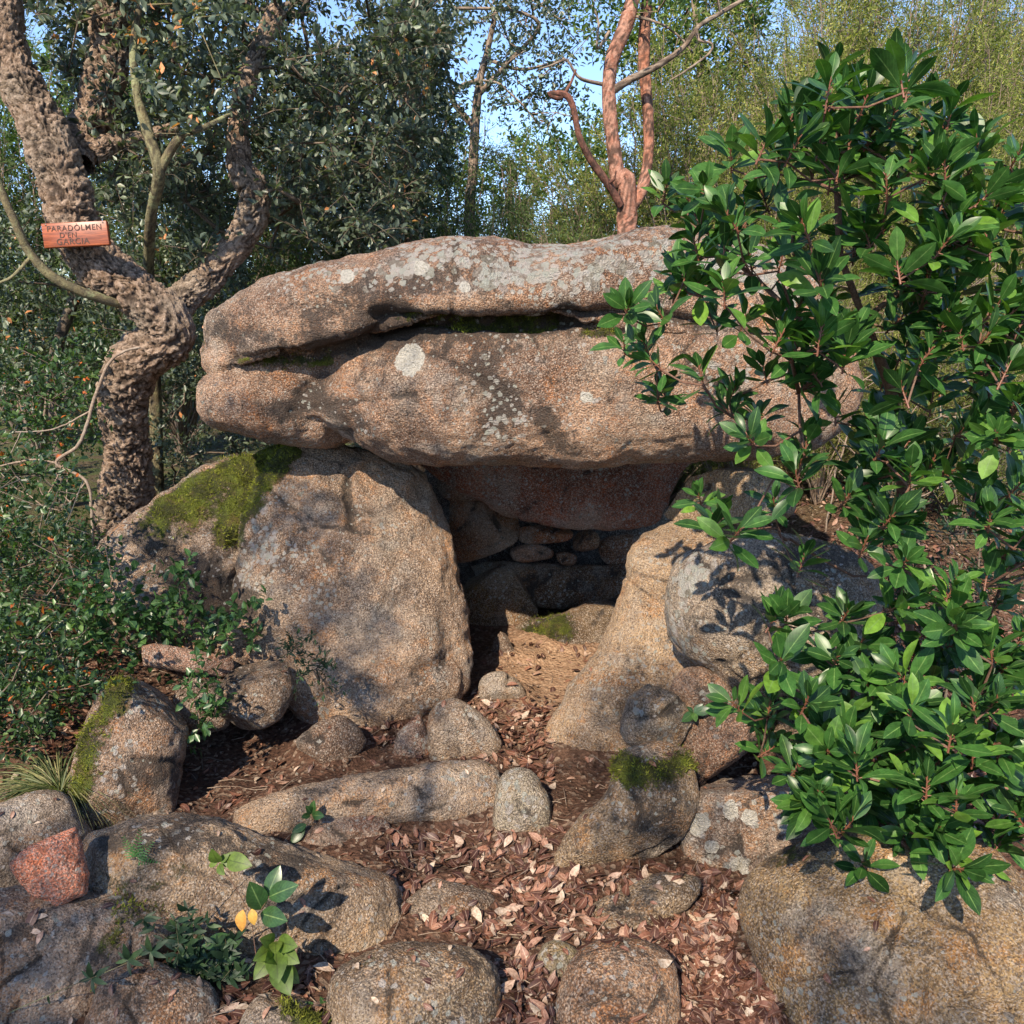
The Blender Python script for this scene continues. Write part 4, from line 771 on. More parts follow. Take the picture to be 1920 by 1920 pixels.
trunk('dead_bough', [rel(PW([(1164, 385, 5.95, 16), (1140, 345, 5.9, 16), (1108, 300, 5.85, 15), (1086, 255, 5.8, 13), (1074, 200, 5.8, 13), (1060, 178, 5.8, 13), (1030, 176, 5.8, 11), (1050, 184, 5.8, 9), (1068, 160, 5.8, 6), (1080, 130, 5.8, 4)]), RL),
                     rel(PW([(1140, 345, 5.9, 8), (1152, 335, 5.85, 5), (1155, 320, 5.85, 3)]), RL)], bark_material('dark_red_bark', (.11, .045, .035), (.22, .10, .07), (.15, .08, .06), 20, .01), rt, amp=.004, freq=14, seg=16, step=.02, seed=10, lump=.008)
rs = np.random.RandomState(31); ct3 = sample_poly([(1080, -160), (1460, -160), (1440, 10), (1330, 60), (1220, 20), (1100, 40)], 50, 5.6, 6.6, rs)
nodes, par = grow([np.array(p[:3]) for p in PW([(1350, 25, 5.8, 9), (1400, -5, 5.8, 8), (1450, -40, 5.8, 6)])], ct3, rs=rs)
V, Q, A = limbs(nodes, par, r0=.002, seg=4, rmax=.008); mk('branch_work', V - RL, Q, TWIG, rt, A)
(lo, ld, ln, ls, lt), tw = spray(ct3, (4, 7), .06, .2, rs); V, Fq, A = scatter(NARROW, lo, ld, ln, ls, lt); mk('crown', V - RL, Fq, HOLLY, rt, A)
tag(rt, 'strawberry tree with two peeling red trunks rising behind the capstone', 'strawberry tree')

# ------------------------------------------------------------------ heath shrubs
def heath_variant(seed, H, W, n, mat, name):
    rs = np.random.RandomState(seed); parts = []; tips = []
    for k in range(int(n * .035)):
        a = rs.uniform(0, 2 * np.pi); r = W * rs.uniform(.1, 1); top = np.array([math.cos(a) * r, math.sin(a) * r, H * rs.uniform(.55, 1) * (1 - .35 * (r / W) ** 2)])
        mid = top * np.array([.45, .45, .5]) + rs.normal(size=3) * .06
        c = crspline(np.array([[0, 0, 0], mid * .5, mid, top]), .15); c[1:] += rs.normal(size=c[1:].shape) * .012
        parts.append(tube(c, np.linspace(.011, .002, len(c)), 4)); tips.append(c)
    # sprigs along the upper two thirds of every stem
    O = []; D = []; S = []; T = []
    nd = []
    per = int(n / len(tips))
    for c in tips:
        cl = rs.uniform(-.15, .15)
        for j in range(per):
            t = rs.uniform(.22, 1) ** .8; i = min(int(t * (len(c) - 1)), len(c) - 2); b = c[i] + (c[i + 1] - c[i]) * rs.rand()
            out = norml(np.array([b[0], b[1], 0]) + rs.normal(size=3) * .35 * W); d = norml(out * .9 + np.array([0, 0, rs.uniform(.1, 1.1)]))
            L = rs.uniform(.10, .26); ct_ = rs.uniform(-.28, .25); e = b + d * L + np.array([0, 0, .05]); nd.append(tube(np.array([b, e]), np.array([.0018, .0008]), 3))
            m = 44; tt = rs.uniform(.1, 1, m) ** .7; O.append(b + (e - b) * tt[:, None] + rs.normal(size=(m, 3)) * .02); D.append(norml(d * .8 + rs.normal(size=(m, 3)) * .6))
            S.append(rs.uniform(.014, .032, m)); T.append(np.clip(rs.beta(2, 2.4, m) + cl + ct_ + (b[2] / H - .55) * .35, 0, 1))
    O = np.concatenate(O); D = np.concatenate(D); S = np.concatenate(S); T = np.concatenate(T)
    tpl = (np.array([(-.13, 0, 0), (.13, 0, 0), (0, 1., 0)]), np.array([(0, 1, 2)]), np.zeros(3), np.array([0, 0, 1.]))
    V, Fq, A = scatter(tpl, O, D, rs.normal(size=O.shape), S, T)
    r = root(name); f = mk('foliage', V, Fq, mat, r, A)
    V, Q, _ = joinm(parts + nd); s = mk('stems', V, Q, TWIG, r, {'cav': np.zeros(len(V))})
    return r
def copy_thing(r, loc, rz, sc):
    c = r.copy(); col.objects.link(c)
    for ch in r.children:
        k = ch.copy(); col.objects.link(k); k.parent = c
    c.location = loc; c.rotation_euler = (0, 0, rz); c.scale = sc; return c
hv = [heath_variant(41, 2.6, .75, 1500, HEATH_Y, 'heath_shrub'), heath_variant(42, 2.6, .85, 1500, HEATH_Y, 'heath_shrub'), heath_variant(43, 1.5, .75, 1100, HEATH_D, 'heath_shrub'), heath_variant(44, 2.2, .8, 1300, HEATH_D, 'heath_shrub')]
# px, Y, variant, scale, label
HS = [(40, 8.2, 3, 1.9, 'tall green heath far behind the bend of the lichened grey branch'), (1480, 6.3, 0, 1.15, 'olive heath shrub directly behind the top leaves of the strawberry tree bush'), (1330, 6.8, 1, 1.15, 'olive heath shrub just right of the red trunks'), (1650, 5.9, 1, .95, 'yellowish heath shrub rising over the middle of the strawberry tree bush'),
      (1800, 5.5, 0, .95, 'tall olive heath shrub behind the upper right leaves'), (1930, 5.2, 1, 1.0, 'tall heath shrub cut by the right edge of the picture'), (1560, 8.0, 0, 1.5, 'distant olive heath high on the slope over the bush top'),
      (1400, 8.4, 1, 1.5, 'distant heath on the slope behind the curved pale bough'), (1740, 7.8, 1, 1.5, 'distant pale heath on the skyline right of the bush top'), (1900, 7.4, 0, 1.2, 'distant dark topped heath in the upper right corner'), (1240, 7.4, 0, 1.4, 'yellow tinged heath framed between the two red trunks'),
      (960, 6.0, 3, 1.0, 'low dark green heath behind the middle of the capstone'), (1060, 6.3, 3, 1.1, 'low green heath left of the red trunks'), (880, 6.5, 3, 1.15, 'green heath where the dark oak foliage ends'), (1250, 6.3, 2, 1.0, 'small green heath at the foot of the red trunks'),
      (1130, 7.4, 3, 1.3, 'mid green heath behind the dead red bough'), (1000, 7.8, 3, 1.4, 'mid green heath under the blue sky gap'), (700, 7.6, 3, 1.5, 'dark heath seen through the oak foliage'), (820, 8.2, 3, 1.5, 'far heath just left of the blue sky gap'),
      (1400, 5.4, 1, .6, 'short heath right behind the end of the capstone'), (1560, 5.0, 0, .62, 'short sunlit heath above the capstone tail'), (1720, 4.7, 1, .55, 'short tangled heath behind the strawberry tree bush stems'), (1850, 4.5, 0, .6, 'short heath low behind the right hand leaves'),
      (540, 8.6, 3, 1.75, 'far green heath glimpsed behind the cork oak foliage'), (320, 8.0, 3, 1.6, 'green heath glimpsed behind the slender lichen tree'), (1500, 10.5, 1, 1.5, 'farthest heath on the crest of the slope'), (1800, 10, 0, 1.5, 'farthest heath near the upper right corner'), (1300, 10.5, 3, 1.3, 'farthest green heath behind the leafy oak')]
usedv = set(); rs = np.random.RandomState(50)
for px, Y, v, sc, lb in HS:
    q = P(px, 591, Y); loc = (q[0], q[1], float(hgt(q[0], q[1])) - .05); s = (sc * rs.uniform(.9, 1.1), sc * rs.uniform(.9, 1.1), sc)
    if v in usedv: o = copy_thing(hv[v], loc, rs.uniform(0, 6.28), s)
    else: o = hv[v]; o.location = loc; o.scale = s; o.rotation_euler = (0, 0, rs.uniform(0, 6.28)); usedv.add(v)
    tag(o, lb, 'heath shrub', 'heath shrubs on the slope behind the dolmen')

# ------------------------------------------------------------------ undergrowth shrubs on the left
def shrub(name, label, cat, poly, n, Y0, Y1, basepx, mat, size, seed, tpl=OVAL, per=(4, 7), L=.14, tmat=DARKTWIG, group=None, thr=-.5, tintb=0., r0=.0016):
    rs = np.random.RandomState(seed); b = ghit(*basepx) if len(basepx) == 2 else P(*basepx); b = np.array([b[0], b[1], float(hgt(b[0], b[1]))]); r = root(name, b)
    ct = sample_poly(poly, n, Y0, Y1, rs); ct[:, 2] = np.maximum(ct[:, 2], hgt(ct[:, 0], ct[:, 1]) + .03); ct = ct[fbm(ct, 3, 2, seed) > thr]
    nodes, par = grow([b, b + np.array([0, 0, .08])], ct, step=.1, jit=.015, rs=rs, bias=.3); V, Q, A = limbs(nodes, par, r0=r0, p=.42, seg=5, rmax=.012); mk('stems', V - b, Q, tmat, r, A)
    (lo, ld, ln, ls, lt), tw = spray(ct, per, size, L, rs, tintb=tintb); V, Fq, A = scatter(tpl, lo, ld, ln, ls, lt); mk('foliage', V - b, Fq, mat, r, A)
    return tag(r, label, cat, group)
shrub('leafy_shrub', 'bushy green shrub filling the bank below the cork oak', 'shrub', [(-120, 860), (150, 900), (200, 1020), (210, 1180), (130, 1300), (-120, 1330)], 170, 2.9, 3.9, (40, 1300), MAST, .030, 61, tintb=.02, per=(5, 8))
shrub('leafy_shrub', 'loose shrub with bright leaves left of the cork oak stem', 'shrub', [(-120, 620), (150, 640), (200, 760), (150, 900), (-120, 940)], 110, 3.7, 4.9, (60, 1100), MAST, .038, 62, tintb=.08)
shrub('leafy_shrub', 'dark shrub in the shadow behind the shoulder of the mossy upright', 'shrub', [(290, 620), (480, 640), (560, 820), (430, 860), (300, 920), (280, 800)], 100, 4.6, 5.4, (330, 1000, 5.0), OAK, .038, 63)
shrub('leafy_shrub', 'low glossy shrub between the grass tuft and the cork oak stem', 'shrub', [(-100, 1160), (160, 1150), (230, 1240), (160, 1340), (60, 1400), (-100, 1420)], 95, 2.5, 3.0, (60, 1390), MAST, .030, 64, tintb=.1, L=.1)
shrub('honeysuckle', 'creeping plant with pale leaves on the bank behind the reddish plank shaped block', 'climbing plant', [(150, 1060), (230, 1080), (300, 1180), (260, 1260), (150, 1230)], 40, 2.95, 3.15, (190, 1300), IVY, .034, 65, IVYT, per=(3, 5), L=.1, tmat=REDTWIG)
shrub('ivy', 'ivy climbing over the front of the mossy upright', 'ivy', [(310, 1060), (370, 1050), (400, 1160), (500, 1130), (520, 1160), (470, 1210), (420, 1240), (330, 1190), (250, 1200)], 34, 3.02, 3.12, (350, 1290), IVY, .042, 66, small_tpl(.6, .2), per=(3, 5), L=.09)
shrub('ivy', 'ivy trailing down beside the leaning slab', 'ivy', [(360, 1240), (420, 1250), (410, 1400), (350, 1400)], 14, 2.72, 2.82, (380, 1440), IVY, .034, 67, small_tpl(.6, .2), per=(3, 5), L=.07)
shrub('small_herb', 'thin herb growing at the foot of the left upright near the opening side', 'herb', [(530, 1170), (620, 1200), (620, 1290), (540, 1280)], 10, 2.85, 2.95, (570, 1340), DKLEAF, .026, 68, NARROW, per=(4, 7), L=.07)
shrub('leafy_shrub', 'tangled shrub in the shade behind the strawberry tree bush', 'shrub', [(1560, 820), (1980, 760), (1980, 1300), (1500, 1340), (1600, 1100)], 120, 2.9, 4.0, (1780, 1250, 3.2), DKLEAF, .036, 69, NARROW, per=(3, 7), L=.16)
shrub('dry_shrub', 'leafless grey brushwood tangle in the sun behind the strawberry tree bush stems', 'dry shrub', [(1480, 560), (1920, 480), (1980, 900), (1600, 960), (1500, 800)], 120, 3.3, 4.6, (1750, 1000, 4.0), MAST, .02, 71, NARROW, per=(7, 1), L=.22, tmat=TWIG)
shrub('dry_shrub', 'low dry twig tangle on the slope just behind the capstone end', 'dry shrub', [(1420, 520), (1620, 500), (1640, 760), (1560, 800), (1560, 640)], 50, 4.2, 5.0, (1560, 860, 4.6), MAST, .02, 72, NARROW, per=(7, 1), L=.22, tmat=TWIG)
shrub('dry_shrub', 'bare brown twigs threading through the green bank under the cork oak', 'dry shrub', [(-40, 820), (180, 900), (230, 1160), (120, 1300), (-60, 1250)], 60, 2.7, 3.4, (100, 1330), MAST, .02, 73, NARROW, per=(4, 1), L=.20, tmat=TWIG)
# bare pale climbing stems
def bare(name, label, paths, mat, cat):
    pp = [PW(p) for p in paths]; b = np.array(pp[0][0][:3]); r = root(name, b)
    parts = []
    for p in pp:
        q = crspline(np.array(p), .02); q[:, :3] += norml(R_.normal(size=(len(q), 3))) * .0015; parts.append(tube(q[:, :3] - b, q[:, 3], 7))
    V, Q, _ = joinm(parts); mk('stem', V, Q, mat, r, {'cav': np.zeros(len(V))}); return tag(r, label, cat)
bare('bare_climber', 'bare pale climbing stem arching in front of the cork oak stem',
     [[(175, 1060, 3.6, 7), (172, 960, 3.6, 6), (160, 900, 3.6, 6), (105, 868, 3.6, 6), (150, 830, 3.6, 7), (180, 740, 3.6, 7), (205, 680, 3.6, 6), (235, 658, 3.6, 5), (262, 652, 3.6, 4)],
      [(105, 868, 3.6, 4), (60, 862, 3.6, 4), (-20, 878, 3.6, 3)], [(170, 770, 3.6, 4), (100, 805, 3.6, 3), (30, 810, 3.6, 2.5)], [(160, 905, 3.6, 3), (130, 940, 3.6, 3), (110, 900, 3.6, 2)], [(40, 810, 3.6, 2.5), (20, 850, 3.6, 2)], [(120, 870, 3.6, 3), (85, 930, 3.6, 2.5), (70, 900, 3.6, 2)]], TWIG, 'climbing plant')
bare('fallen_branch', 'lichened grey branch slanting down to the cork oak bend', [[(-20, 300, 3.9, 16), (20, 400, 3.9, 16), (60, 480, 3.95, 18), (115, 530, 4.0, 20), (190, 560, 4.1, 20), (240, 575, 4.2, 16)], [(60, 480, 3.95, 8), (20, 520, 3.9, 6), (-30, 540, 3.9, 4)]], LICHBARK, 'branch')
bare('forked_twig', 'bare forked whitish twig in front of the lichened boulder', [[(1560, 1180, 2.5, 4), (1545, 1168, 2.5, 4), (1528, 1160, 2.5, 3.4), (1508, 1148, 2.5, 3), (1496, 1138, 2.5, 2)], [(1545, 1168, 2.5, 3), (1510, 1176, 2.5, 2.6), (1487, 1178, 2.5, 2)]], TWIG, 'twig')

# ------------------------------------------------------------------ the big strawberry tree bush in front
ARBT = leaf_tpl(8, .41, .09, .22, .56); rs = np.random.RandomState(77)
ros = [(1570, 115), (1585, 160), (1490, 205), (1630, 170), (1685, 130), (1545, 225), (1640, 235), (1370, 280), (1460, 290), (1620, 310), (1570, 300), (1710, 280), (1770, 235), (1830, 300), (1915, 280), (1250, 345), (1290, 370), (1395, 380), (1485, 390), (1300, 445), (1490, 450), (1550, 510), (1620, 420), (1780, 370), (1740, 530), (1680, 480), (1310, 520),
       (1230, 575), (1400, 590), (1505, 560), (1695, 590), (1780, 580), (1170, 640), (1215, 670), (1245, 735), (1310, 685), (1380, 725), (1430, 680), (1425, 775), (1400, 815), (1525, 715), (1565, 755), (1660, 705), (1750, 735), (1515, 815), (1660, 855), (1490, 880), (1710, 825), (1595, 925), (1310, 925), (1345, 965), (1390, 990), (1450, 935), (1625, 935), (1680, 960), (1830, 960),
       (1890, 805), (1825, 790), (1895, 680), (1880, 1065), (1795, 1090), (1700, 1050), (1730, 1110), (1510, 1040), (1460, 1145), (1590, 1145), (1620, 1195), (1570, 1230), (1465, 1235), (1370, 1315), (1425, 1340), (1505, 1430), (1510, 1500), (1710, 1325), (1785, 1370), (1885, 1380), (1660, 1500), (1780, 1560), (1810, 1305), (1685, 1380), (1610, 1360), (1875, 1580), (1710, 1545), (1850, 440), (1900, 500), (1860, 620), (1840, 1180), (1920, 1180), (1920, 900), (1750, 650), (1600, 620), (1650, 780), (1960, 400), (1960, 1000), (1960, 1300), (1930, 1460), (1760, 440), (1560, 640), (1470, 620), (1540, 1300), (1650, 1280)]
_r = np.random.RandomState(5)
ros = ros + [(x + _r.normal() * 42, y + _r.normal() * 36 + 20) for x, y in ros if _r.rand() < (.85 if x > 1600 else .5)]
ros = ros + [(x, y) for x, y in zip(_r.uniform(1480, 1960, 90), _r.uniform(520, 1560, 90)) if x > 1500 + abs(y - 1350) * .22]
_u = np.array([(1290, 330), (1400, 250), (1540, 120), (1700, 120), (1920, 230), (1960, 600), (1500, 640), (1230, 600)], float)
_x = _r.uniform(1200, 1960, 160); _y = _r.uniform(100, 640, 160); _k = np.array([_poly_in(a_, b_, _u) for a_, b_ in zip(_x, _y)]); ros = ros + list(zip(_x[_k], _y[_k]))[:62]
ros = ros + [(x, y) for x, y in zip(_r.uniform(1400, 1950, 60), _r.uniform(1180, 1640, 60)) if x > 1400 + abs(y - 1380) * .9]
down = [(1735, 1610), (1845, 1660), (1690, 1600), (1790, 1640)]
bb = P(1730, 1420, 2.55); bb[2] = float(hgt(bb[0], bb[1])); bush = root('strawberry_tree', bb)
RC = []; RD = []
for i, (x, y) in enumerate(ros + down):
    Yd = 1.74 + .5 * rs.rand() + (.25 if x < 1350 else 0) - (.2 if y > 1250 and x > 1450 else 0)
    p = P(x, y, Yd); RC.append(p); dn = i >= len(ros)
    ax = norml(np.array([rs.normal() * .35 + (x - 1650) / 1400, -.28 + rs.normal() * .38, (-.7 if dn else .9) + rs.normal() * .2])); RD.append(ax)
RC = np.array(RC); RD = np.array(RD)
RB = RC - RD * .05
basechain = [bb] + [P(x, y, Y_) for x, y, Y_ in ((1722, 1320, 2.5), (1705, 1200, 2.42), (1698, 1080, 2.35), (1692, 960, 2.25), (1690, 840, 2.2), (1668, 720, 2.12), (1620, 600, 2.05), (1575, 480, 2.0), (1570, 360, 2.0), (1572, 240, 1.98))]
extra = np.array([P(x, y, Y_) for x, y, Y_ in ((1480, 1010, 2.3), (1600, 1080, 2.35), (1480, 700, 2.15), (1390, 500, 2.2), (1500, 600, 2.1), (1880, 1250, 2.0), (1840, 700, 2.1), (1780, 470, 2.05), (1640, 1440, 2.1), (1560, 1450, 2.1))])
nodes, par = grow(basechain, np.vstack([extra]), step=.09, jit=.012, rs=rs)
# second pass keeps earlier nodes
def regrow(nodes, par, tg, step, jit, rs):
    arr = list(nodes); par = list(par); A0 = np.array(arr); o = np.argsort(np.min(np.linalg.norm(tg[:, None] - A0[None], axis=2), axis=1))
    for ti in o:
        t = tg[ti]; A_ = np.array(arr); d = np.linalg.norm(A_ - t, axis=1) + .35 * np.maximum(0, A_[:, 2] - t[2]); k = int(np.argmin(d)); a = A_[k]; L = np.linalg.norm(t - a); m = max(1, int(L / step)); prev = k
        for s in range(1, m + 1):
            q = a + (t - a) * s / m
            if s < m: q = q + rs.normal(size=3) * jit + np.array([0, 0, -.10 * math.sin(math.pi * s / m) * L])
            arr.append(q); par.append(prev); prev = len(arr) - 1
    return np.array(arr), par
nodes, par = regrow(nodes, par, RB, .06, .004, rs)
V, Q, A = limbs(nodes, par, r0=.0023, p=.42, seg=8, rmax=.014); mk('branches', V - bb, Q, REDTWIG, bush, A)
O = []; D = []; N = []; S = []; T = []; st = []
for c, a in zip(RC, RD):
    k = rs.randint(10, 16); u = norml(np.cross(a, [.3, .5, .1])); w = np.cross(a, u); ph = rs.uniform(0, 6.28); cl = rs.uniform(-.12, .12); sz = rs.uniform(.85, 1.12)
    for j in range(k):
        ang = ph + j * 2.4 + rs.normal() * .3; t = j / k; el = math.radians(78 - 60 * t + rs.normal() * 13)
        out = u * math.cos(ang) + w * math.sin(ang); d = norml(a * math.cos(el) + out * math.sin(el)); nr = norml(a * math.sin(el) - out * math.cos(el) + rs.normal(size=3) * .28)
        o = c - a * .055 * (1 - t); O.append(o + d * .008); D.append(d + np.array([0, 0, -.12])); N.append(nr); S.append(sz * (.088 if t < .65 else .066) * rs.uniform(.65, 1.06)); T.append(np.clip(.36 + .3 * (.5 - t) + cl * 2. + rs.normal() * .2, 0, 1))
        st.append(tube(np.array([o, o + d * .010]), np.array([.0016, .0011]), 5))
    st.append(tube(np.array([c - a * .06, c]), np.array([.0026, .0016]), 5))
O, D, N, S, T = map(np.array, (O, D, N, S, T)); tp3 = [leaf_tpl(8, .40, .09, .16, .56), leaf_tpl(8, .36, .14, .38, .6), leaf_tpl(8, .45, .05, -.06, .54)]; kk = rs.randint(0, 3, len(O))
V, Fq, A = joinm([scatter(tp3[k], O[kk == k], D[kk == k], N[kk == k], S[kk == k], T[kk == k]) for k in range(3)]); mk('foliage', V - bb, Fq, ARB, bush, A)
s = NT('red_petiole'); s.b.inputs['Base Color'].default_value = (.14, .055, .03, 1); s.b.inputs['Roughness'].default_value = .5
V, Q, _ = joinm(st); mk('leaf_stalks', V - bb, Q, s.m, bush)
tag(bush, 'large strawberry tree bush with glossy dark green leaf rosettes covering the capstone end', 'strawberry tree')

# ------------------------------------------------------------------ ray casting helpers on what is built so far
bpy.context.view_layer.update()
def bvh_all():
    vs = []; fs = []; off = 0
    for o in ROCKS + [ground]:
        me = o.data; co = np.empty(len(me.vertices) * 3, np.float32); me.vertices.foreach_get('co', co); co = co.reshape(-1, 3) + np.array(o.location)
        n = len(me.loops); li = np.empty(n, np.int32); me.loops.foreach_get('vertex_index', li)
        ls_ = np.empty(len(me.polygons), np.int32); me.polygons.foreach_get('loop_start', ls_); lt_ = np.empty(len(me.polygons), np.int32); me.polygons.foreach_get('loop_total', lt_)
        q = ls_[lt_ == 4]; fs += (np.stack([li[q], li[q + 1], li[q + 2], li[q + 3]], -1) + off).tolist(); vs.append(co); off += len(co)
    return BVHTree.FromPolygons(np.concatenate(vs).tolist(), fs)
BV = bvh_all()
def drop(x, y, z=2.6):
    h = BV.ray_cast(Vector((x, y, z)), Vector((0, 0, -1))); return h[0], h[1]
def gh(p):
    i = min(max(np.searchsorted(gx, p[0]), 0), nx - 1); j = min(max(np.searchsorted(gy, p[1]), 0), len(gy) - 1); return gv[j * nx + i, 2]
def see(px, py):
    d = ray(px, py); h = BV.ray_cast(Vector(CAM), Vector(d)); return (np.array(h[0]), np.array(h[1])) if h[0] is not None else (None, None)

# ------------------------------------------------------------------ leaf litter
def litter():
    rs = np.random.RandomState(5); O = []; D = []; N = []; S = []; T = []
    regions = [([(690, 1560), (930, 1570), (1040, 1570), (1230, 1610), (1420, 1680), (1480, 1920), (1460, 2000), (900, 2000), (930, 1800), (760, 1740)], 2700, 1.),
               ([(1180, 1660), (1400, 1680), (1470, 1990), (1260, 1990), (1200, 1760)], 1500, 1.), ([(680, 1380), (900, 1300), (1030, 1330), (1040, 1480), (940, 1440), (780, 1440)], 900, .75),
               ([(870, 1220), (1120, 1200), (1040, 1400), (900, 1330)], 150, .6), ([(330, 1330), (700, 1400), (700, 1440), (430, 1530), (320, 1530)], 130, .5), ([(0, 1250), (250, 1200), (240, 1400), (0, 1520)], 500, .9),
               ([(300, 1700), (620, 1780), (640, 1990), (0, 1990), (0, 1900)], 900, .9), ([(1400, 900), (1700, 880), (1920, 900), (1920, 1560), (1560, 1540), (1400, 1330)], 2600, 1.), ([(1300, 850), (1920, 600), (1920, 900), (1450, 960)], 1200, 1.2)]
    for poly, n, sc in regions:
        poly = np.array(poly, float); lo, hi = poly.min(0), poly.max(0); m = int(n * 2.2)
        x = rs.uniform(lo[0], hi[0], m); y = rs.uniform(lo[1], hi[1], m); k = inpoly(x, y, poly); g = ghits(x[k], y[k])[:n]
        for q in g:
            h, nn = drop(q[0], q[1], q[2] + .5)
            if h is None: continue
            dz = h[2] - q[2]
            if dz > .035 and (nn[2] < .8 or rs.rand() > .05): continue
            nn = np.array(nn); nn = norml(nn + rs.normal(size=3) * (.22 if rs.rand() < .7 else .7)); d = norml(np.cross(nn, rs.normal(size=3)))
            O.append(np.array(h) + nn * rs.uniform(.002, .016) - d * .02); D.append(d); N.append(nn * (1 if rs.rand() < .6 else -1)); S.append(rs.uniform(.026, .058) if rs.rand() < .68 else rs.uniform(.009, .022)); T.append(rs.rand() ** 1.6)
    # leaves that have landed on rocks
    for _ in range(420):
        p_, n_ = see(rs.uniform(0, 1700), rs.uniform(1200, 1919))
        if p_ is None or n_[2] < .72: continue
        d = norml(np.cross(n_, rs.normal(size=3))); O.append(p_ + n_ * .004 - d * .015); D.append(d); N.append(norml(n_ + rs.normal(size=3) * .15)); S.append(rs.uniform(.018, .035)); T.append(rs.rand())
    O = np.array(O); tpl = leaf_tpl(6, .44, .13, .42, .5); V, Fq, A = scatter(tpl, O, np.array(D), np.array(N), np.array(S), np.array(T))
    o = mk('leaf_litter', V, Fq, LITTER, None, A); tag(o, 'dead reddish brown leaves strewn over the path and soil', 'leaf litter', kind='stuff')
    # twigs
    parts = []
    for _ in range(520):
        h, nn = see(rs.uniform(250, 1500), rs.uniform(1250, 1980))
        if h is None or nn[2] < .8 or h[2] - float(gh(h)) > .05: continue
        a = rs.uniform(0, 6.28); L = rs.uniform(.03, .13); d = np.array([math.cos(a), math.sin(a), rs.uniform(-.08, .12)]); h = np.array(h) + [0, 0, .006]
        parts.append(tube(np.array([h - d * L / 2, h + rs.normal(size=3) * .006, h + d * L / 2]), np.array([.0016, .0014, .0008]) * rs.uniform(.6, 1.3), 4))
    V, Q, _ = joinm(parts); o = mk('twig_litter', V, Q, TWIG, None, {'cav': np.zeros(len(V))}); tag(o, 'fine fallen twigs scattered on the soil', 'twig litter', kind='stuff')
    # gravel
    import bmesh
    bm = bmesh.new(); bmesh.ops.create_icosphere(bm, subdivisions=1, radius=1); bv = np.array([v.co for v in bm.verts]); bf = np.array([[v.index for v in f.verts] for f in bm.faces]); bm.free()
    VV = []; FF = []; off = 0
    for _ in range(2600):
        h, nn = see(rs.uniform(250, 1500), rs.uniform(1200, 1980))
        if h is None or nn[2] < .7 or h[2] - float(gh(h)) > .03: continue
        s = rs.lognormal(-5.35, .45); v = bv * (rs.uniform(.6, 1.2, 3) * s) * (1 + rs.normal(size=(len(bv), 1)) * .12); VV.append(v + np.array(h) + [0, 0, s * .25]); FF.append(bf + off); off += len(bv)
    V = np.concatenate(VV); o = mk('gravel', V, np.concatenate(FF), ROCK, None, {k: np.zeros(len(V)) for k in ('dark', 'pale', 'moss', 'spot')}, smooth=True); o.color = (.36, .25, .19, 1)
    tag(o, 'fine granite grit scattered on the soil', 'gravel', kind='stuff')
litter()

# ------------------------------------------------------------------ small plants
def plant(name, label, cat, base, stems, leaves, mat, tpl, smat=REDTWIG, r=.0014, matl=None):
    """base point; stems: list of polylines (px,py,dY); leaves: list of (px,py,dY, tipx, tipy, tip dY, size or None, facing)"""
    b = base; ro = root(name, b); parts = []
    for sidx, l in enumerate(stems):
        pts = np.array([P(x, y, b[1] + dy) for x, y, dy in l]); q = crspline(np.column_stack([pts, np.linspace(r, r * .5, len(pts))]), .015); parts.append(tube(q[:, :3] - b, q[:, 3], 6))
    V, Q, _ = joinm(parts); mk('stem', V, Q, smat, ro, {'cav': np.zeros(len(V))})
    O = []; D = []; S = []; N = []; T = []
    for x, y, dy, tx, ty, tdy in leaves:
        a = P(x, y, b[1] + dy); c = P(tx, ty, b[1] + tdy); d = c - a; O.append(a); D.append(d); S.append(np.linalg.norm(d)); N.append(norml(np.array([R_.normal() * .2, -.75, .6]))); T.append(np.clip(.5 + R_.normal() * .2, 0, 1))
    V, Fq, A = scatter(tpl, np.array(O) - b, np.array(D), np.array(N), np.array(S), np.array(T)); mk('foliage', V, Fq, mat, ro, A)
    return tag(ro, label, cat)
def basept(px, py):
    p_, _ = see(px, py); return p_
LT = leaf_tpl(8, .52, .10, .2, .5); LTN = leaf_tpl(7, .26, .08, .25, .45); LTW = leaf_tpl(8, .62, .12, .3, .45)
b = basept(425, 1800)
plant('oak_seedling', 'oak seedling with four dark glossy leaves on a slanting red stem', 'seedling', b, [[(430, 1775, 0), (455, 1745, -.02), (485, 1712, -.03), (505, 1680, -.03)]],
      [(492, 1706, -.03, 470, 1658, -.06), (500, 1682, -.03, 524, 1624, 0), (502, 1682, -.03, 555, 1660, -.05), (488, 1712, -.03, 534, 1726, -.08), (440, 1760, -.02, 380, 1772, -.06), (492, 1700, -.03, 466, 1680, 0)], IVY, LT, r=.0018)
plant('bramble_sprig', 'young bramble sprig with green and orange tipped leaves above the dark backed boulder', 'bramble', b, [[(370, 1760, .02), (378, 1700, 0), (400, 1640, 0), (412, 1620, 0)], [(412, 1625, 0), (440, 1662, -.01), (462, 1700, 0)]],
      [(410, 1618, 0, 396, 1596, -.02), (412, 1616, 0, 428, 1602, 0), (410, 1620, 0, 418, 1640, -.03), (414, 1618, 0, 462, 1606, .01), (408, 1616, 0, 390, 1624, 0), (425, 1612, 0, 468, 1622, -.03)], NETTLE, LTW)
b2 = basept(510, 1850)
